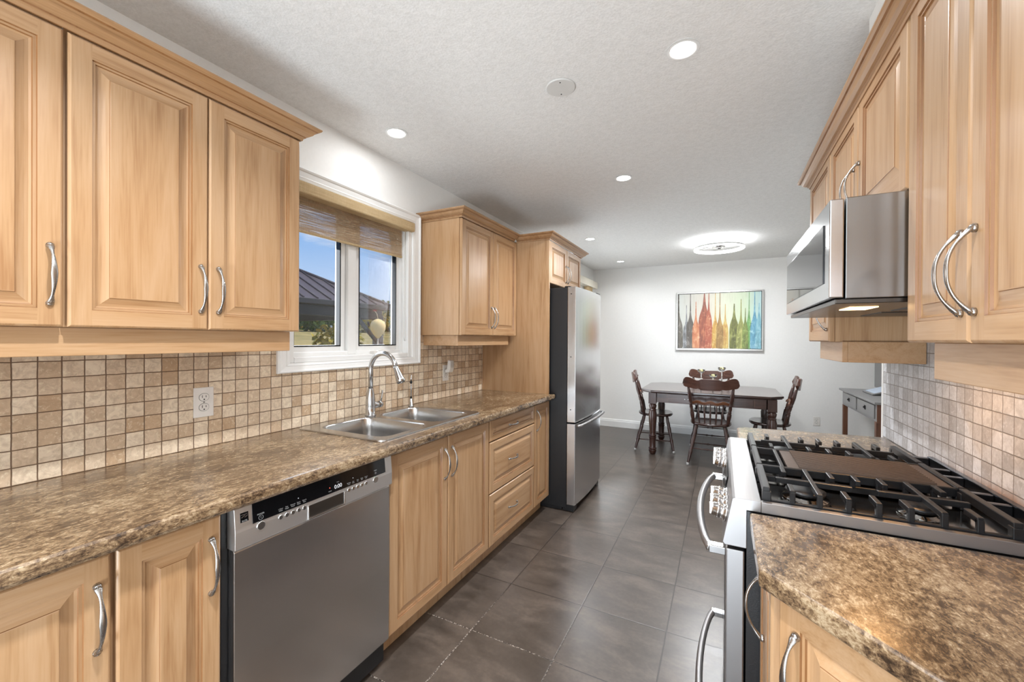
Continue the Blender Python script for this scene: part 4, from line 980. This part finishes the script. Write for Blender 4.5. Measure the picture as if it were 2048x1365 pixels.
# --- painting of bottles
t_ = thing('framed_painting', 'wide silver-framed painting of colourful bottle shapes on the far wall', 'painting', (-.053, YF-.02, 1.207))
ax0, ax1, az0, az1 = -.591, .484, 1.209, 2.026
SILV = steel('silver_frame', 0, (.72, .72, .7), .25)
q = MB()
for a, b in (((ax0, az0), (ax1, az0+.020)), ((ax0, az1-.020), (ax1, az1)), ((ax0, az0+.020), (ax0+.020, az1-.020)), ((ax1-.020, az0+.020), (ax1, az1-.020))): q.box((a[0], YF-.045, a[1]), (b[0], YF-.001, b[1]))
q.build('frame', SILV, t_, .002)
q = MB(); q.box((ax0+.02, YF-.03, az0+.02), (ax1-.02, YF-.002, az1-.02)); q.build('shadow_gap', DARKSLOT, t_)
def paint(name, c1, c2, c3):
    m, tt, b = mat(name); o = tt.objc((1, 1, 1), False); n = tt.noise(tt.vmath('MULTIPLY', o, (30, 1, 7)), 1, 5, .65, .6); n2 = tt.noise(o, 14, 5, .7)
    c = tt.ramp(n, [(.32, c1), (.52, c2), (.70, c3)]); c = tt.mix(tt.ramp(n2, [(.55, (0, 0, 0)), (.72, (.55, .55, .55))]), c, tuple(min(1, x*1.5+.12) for x in c3[:3])+(1,)); c = tt.mix(.16, c, srgb(150, 140, 118))
    tt.l.new(c, b.inputs['Base Color']); setp(b, rough=.35); return m
def canvas_mat():
    m, tt, b = mat('canvas_wash'); o = tt.objc((1, 1, 1), False); sp_ = tt.n.new('ShaderNodeSeparateXYZ'); tt.l.new(o, sp_.inputs[0])
    g = tt.add('ShaderNodeMapRange', in_0=sp_.outputs[0], in_1=-.55, in_2=.55).outputs[0]
    c = tt.ramp(g, [(0, srgb(205, 210, 205)), (.35, srgb(214, 206, 192)), (.6, srgb(216, 220, 196)), (.8, srgb(206, 220, 190)), (1, srgb(178, 212, 220))])
    n = tt.noise(tt.vmath('MULTIPLY', o, (40, 1, 5)), 1, 4); c = tt.mix(tt.ramp(n, [(.5, (0, 0, 0)), (.8, (.4, .4, .4))]), c, srgb(180, 176, 160))
    tt.l.new(c, b.inputs['Base Color']); setp(b, rough=.4); return m
q = MB(); q.box((ax0+.026, YF-.034, az0+.026), (ax1-.026, YF-.030, az1-.026)); cv = q.build('canvas', canvas_mat(), t_)
cw = ax1-ax0-.052; chh = az1-az0-.052
# (centre, half width, neck top, shoulder height, colours) as fractions of the canvas
bots = [(.005, .055, 1.0, .50, (70, 66, 62), (100, 96, 90), (150, 146, 140)), (.105, .045, .80, .42, (80, 82, 86), (130, 134, 140), (190, 194, 200)), (.155, .05, 1.0, .50, (50, 48, 46), (84, 78, 76), (130, 126, 124)),
        (.225, .045, .86, .46, (170, 84, 50), (206, 126, 84), (226, 176, 136)), (.330, .075, 1.0, .66, (96, 36, 26), (150, 66, 44), (200, 120, 80)), (.385, .045, 1.0, .60, (150, 50, 36), (176, 84, 56), (214, 150, 110)),
        (.465, .04, 1.0, .46, (170, 112, 40), (206, 160, 70), (226, 200, 130)), (.520, .045, 1.0, .46, (120, 90, 40), (160, 120, 60), (200, 170, 100)), (.585, .04, .80, .44, (180, 110, 60), (206, 170, 90), (222, 206, 130)),
        (.690, .055, .80, .50, (58, 64, 26), (104, 110, 44), (150, 156, 80)), (.770, .05, .88, .44, (110, 116, 60), (150, 156, 84), (196, 196, 120)), (.820, .035, .72, .42, (84, 96, 50), (120, 140, 66), (170, 186, 104)),
        (.862, .035, 1.0, .50, (70, 120, 60), (104, 166, 92), (160, 206, 140)), (.925, .05, 1.0, .50, (60, 120, 150), (96, 166, 196), (160, 206, 222)), (.975, .04, .80, .50, (90, 150, 170), (130, 190, 206), (180, 220, 226))]
for i, (c_, hw, nt, shd, ca_, cb_, cc_) in enumerate(bots):
    q = MB(); prof = [(0, .86), (.02, 1), (shd*.5, 1), (shd*.7, .97), (shd*.85, .86), (shd*.95, .70), (shd*1.03, .52), (shd*1.12, .36), (shd*1.22, .25), (shd*1.36, .17), (min(.95, shd*1.6), .12), (nt-.02 if nt < 1 else .999, .10), (nt if nt < 1 else 1, .07)]
    L = []; 
    for z, r in prof: L.append((max(0, c_-hw*r), min(1, c_+hw*r), z))
    yb = YF-.0342-.0003*(i % 4+1)
    ids = [(q.vert((ax0+.026+a*cw, yb, az0+.027+z*(chh-.002))), q.vert((ax0+.026+b*cw, yb, az0+.027+z*(chh-.002)))) for a, b, z in L]
    for A, B in zip(ids, ids[1:]): q.face([A[0], A[1], B[1], B[0]], 0, (0, -1, 0))
    q.build('painted_bottle', paint('paint_%d' % i, srgb(*ca_), srgb(*cb_), srgb(*cc_)), cv)

# ------------------------------------------------------------------ outdoors
def ground():
    m, tt, b = mat('dry_meadow'); o = tt.objc((1, 1, 1), False); n = tt.noise(o, .5, 5, .6); n2 = tt.noise(o, 9, 4, .7)
    k = tt.math('ADD', tt.math('MULTIPLY', n, .6), tt.math('MULTIPLY', n2, .4))
    tt.l.new(tt.ramp(k, [(.35, srgb(96, 104, 50)), (.5, srgb(158, 138, 80)), (.65, srgb(188, 164, 106))]), b.inputs['Base Color']); setp(b, rough=.95)
    q = MB(); xs = [(-1.98, -.5), (-9, -.45), (-13, .1), (-18, 1.05), (-26, 1.75), (-38, 2.3), (-70, 3)]
    for y0_ in range(-30, 90, 10):
        for (xa, za), (xb, zb__) in zip(xs, xs[1:]): q.quad([(xa, y0_, za), (xa, y0_+10, za), (xb, y0_+10, zb__), (xb, y0_, zb__)], 0, (0, 0, 1))
    g = q.build('ground', m); g['kind'] = 'structure'
ground()
FOL = {}
def foliage_mat(key, a, c, d):
    m, tt, b = mat('foliage_'+key); o = tt.objc(); n = tt.noise(o, 5, 5, .75); tt.l.new(tt.ramp(n, [(.35, srgb(*a)), (.52, srgb(*c)), (.7, srgb(*d))]), b.inputs['Base Color']); setp(b, rough=.8, spec=.2); FOL[key] = m
foliage_mat('green', (34, 54, 20), (78, 104, 36), (130, 150, 60)); foliage_mat('yellow', (96, 90, 26), (164, 146, 50), (206, 184, 84))
BARK = plain('bark', srgb(74, 60, 48), .9)
def tree(x, y, z, r, h, key, label, cat='tree', seed=0, name='field_tree'):
    rnd = random.Random(seed); t_ = thing(name, label, cat, (x, y, z), 'trees and shrubs beyond the meadow' if cat == 'tree' else None)
    q = MB()
    for k in range(650):
        a = rnd.uniform(0, 2*PI); e = rnd.uniform(-1, 1); rad = rnd.uniform(.55, 1.0); bump_ = 1+.25*math.sin(3*a+seed)*math.cos(4*e)
        c = V((x+r*rad*bump_*math.cos(a)*math.sqrt(1-e*e), y+r*rad*bump_*math.sin(a)*math.sqrt(1-e*e), z+h*.52+h*.49*rad*e))
        n_ = V((rnd.gauss(0, 1), rnd.gauss(0, 1), rnd.gauss(0, 1))).normalized(); u_ = n_.orthogonal().normalized(); w_ = n_.cross(u_); s_ = r*rnd.uniform(.07, .15)
        ids = [q.vert(c+u_*s_*math.cos(j*PI/2.5)+w_*s_*.7*math.sin(j*PI/2.5)+n_*s_*.25*(j % 2)) for j in range(5)]; q.face(ids)
    q.build('foliage', FOL[key], t_)
    q = MB(); q.tube([(x, y, z-.1), (x+.05*r, y, z+h*.3), (x, y+.05*r, z+h*.62)], [r*.09, r*.07, r*.04], 8); q.build('trunk', BARK, t_)
rn = random.Random(3)
for k in range(14):
    row = k % 2; tx = -28-row*6.5; ty = (12+(k//2)*4.9) if row == 0 else (14.45+(k//2)*4.9)*34.5/28
    tree(tx, ty, 1.45+row*.3, 1.95+row*.55, (rn.uniform(2.7, 3.2) if k < 8 else 4.2)+row*.8, 'green' if k % 3 else 'yellow', 'leafy tree on the far edge of the dry meadow, outside the window', seed=k)
tree(-11.2, 5.6, -.25, .85, 2.1, 'yellow', 'yellow-green shrub behind the gazebo, low in the left window pane', 'shrub', 41, 'garden_shrub')
tree(-11.0, 9.3, -.25, .9, 2.1, 'yellow', 'yellow-green shrub behind the lantern, low in the right window pane', 'shrub', 42, 'garden_shrub')
tree(-8.0, 9.2, -.45, .6, 2.9, 'green', 'bright green shrub right of the gazebo post', 'shrub', 43, 'garden_shrub')
# gazebo
t_ = thing('gazebo', 'dark metal-roofed garden gazebo outside the kitchen window', 'gazebo', (-7.6, 4.4, -.5))
ROOF = plain('brown_metal_roof', srgb(82, 70, 70), .5, .0, .4); GD = plain('dark_gazebo_frame', srgb(42, 40, 42), .55)
ex0, ex1, ey0, ey1, ez = -9.6, -6.0, 2.1, 6.32, 2.0
ap = V(((ex0+ex1)/2, 0, 2.95)); rid = [V((ap.x, ey0+1.8, 2.95)), V((ap.x, ey1-1.8, 2.95))]
q = MB(); c00, c10, c11, c01 = V((ex0, ey0, ez)), V((ex1, ey0, ez)), V((ex1, ey1, ez)), V((ex0, ey1, ez))
for poly in ((c10, c11, rid[1], rid[0]), (c01, c00, rid[0], rid[1]), (c00, c10, rid[0]), (c11, c01, rid[1])):
    up_ = [q.vert(p) for p in poly]; dn_ = [q.vert(p-V((0, 0, .03))) for p in poly]; q.face(up_, 0, (0, 0, 1)); q.face(dn_, 0, (0, 0, -1))
    for k in range(len(poly)): q.face([up_[k], up_[(k+1) % len(poly)], dn_[(k+1) % len(poly)], dn_[k]])
rf = q.build('roof', ROOF, t_)
q = MB(); yv = ey0+.2
while yv < ey1-.1:   # standing seams on the slope facing the house
    dy = min(yv-ey0, ey1-yv); f = min(1, dy/1.8); top = V((ex1+(ap.x-ex1)*f, yv, ez+(.95)*f)); bot = V((ex1, yv, ez))
    q.tube([bot+V((0, 0, .012)), top+V((0, 0, .012))], .014, 5); yv += .26
for a, b in ((c11, rid[1]), (c10, rid[0])): q.tube([a+V((0, 0, .015)), b+V((0, 0, .015))], .03, 6)
q.build('roof_seams', ROOF, t_)
q = MB()
q.box((ex1-.06, ey0, ez-.09), (ex1+.02, ey1, ez-.0)); q.box((ex0, ey1-.06, ez-.09), (ex1, ey1+.02, ez-.0)); q.box((ex1-.22, ey0+.1, ez-.27), (ex1-.12, ey1-.1, ez-.09)); q.box((ex0+.2, ey1-.22, ez-.27), (ex1-.12, ey1-.12, ez-.09)); q.box((ex0+.1, ey0+.1, ez-.27), (ex0+.2, ey1-.1, ez-.09)); q.build('beam', GD, t_, .01)
for x, y, s_ in ((ex1-.17, ey1-.17, .075), (ex0+.2, ey1-.2, .075), (ex1-.17, ey0+.2, .075), (ex0+.2, ey0+.2, .075)):
    q = MB(); q.box((x-s_, y-s_, -.46), (x+s_, y+s_, ez-.2)); q.build('post', GD, t_, .006)
q = MB(); q.tube([(ex1-.17, ey1-.75, ez-.22), (ex1-.17, ey1-.2, ez-.72)], .045, 6); q.tube([(ex1-.75, ey1-.17, ez-.22), (ex1-.2, ey1-.17, ez-.72)], .045, 6); q.build('brace', GD, t_)
q = MB(); q.box((ex0+.14, 4.86, -.46), (ex0+.20, 4.92, ez-.2)); q.build('curtain_pole', GD, t_)
# lantern on a hanging cord
t_ = thing('garden_lantern', 'cream balloon-shaped paper lantern hanging outside the right window pane', 'lantern', (-3.5, 3.49, 1.33))
q = MB(); q.lathe([(0, .012), (.01, .022), (.05, .055), (.10, .080), (.15, .085), (.19, .070), (.215, .035), (.222, .012)], (-3.5, 3.49, 1.345), (0, 0, 1), 24); q.build('lantern_shade', plain('cream_lantern_paper', srgb(255, 220, 150), .7, var=.06, scale=60), t_)
q = MB(); q.tube([(-3.5, 3.49, 1.565), (-3.5, 3.475, 1.62), (-3.5, 3.44, 1.655)], .004, 6); q.tube([(-3.5, 3.49, 1.345), (-3.5, 3.49, .2), (-3.5, 3.49, -.49)], .008, 6); q.build('stake', plain('pale_stake', srgb(200, 190, 170), .6), t_)
q = MB()
for k in range(6):
    a = k*PI/3; q.lathe([(-.01, .004), (0, .012), (.01, .004)], (-3.5+.012*math.cos(a), 3.44+.012*math.sin(a), 1.66), (math.cos(a), math.sin(a), .6), 6)
q.build('red_flower', plain('dusty_red_petals', srgb(150, 60, 70), .7), t_)
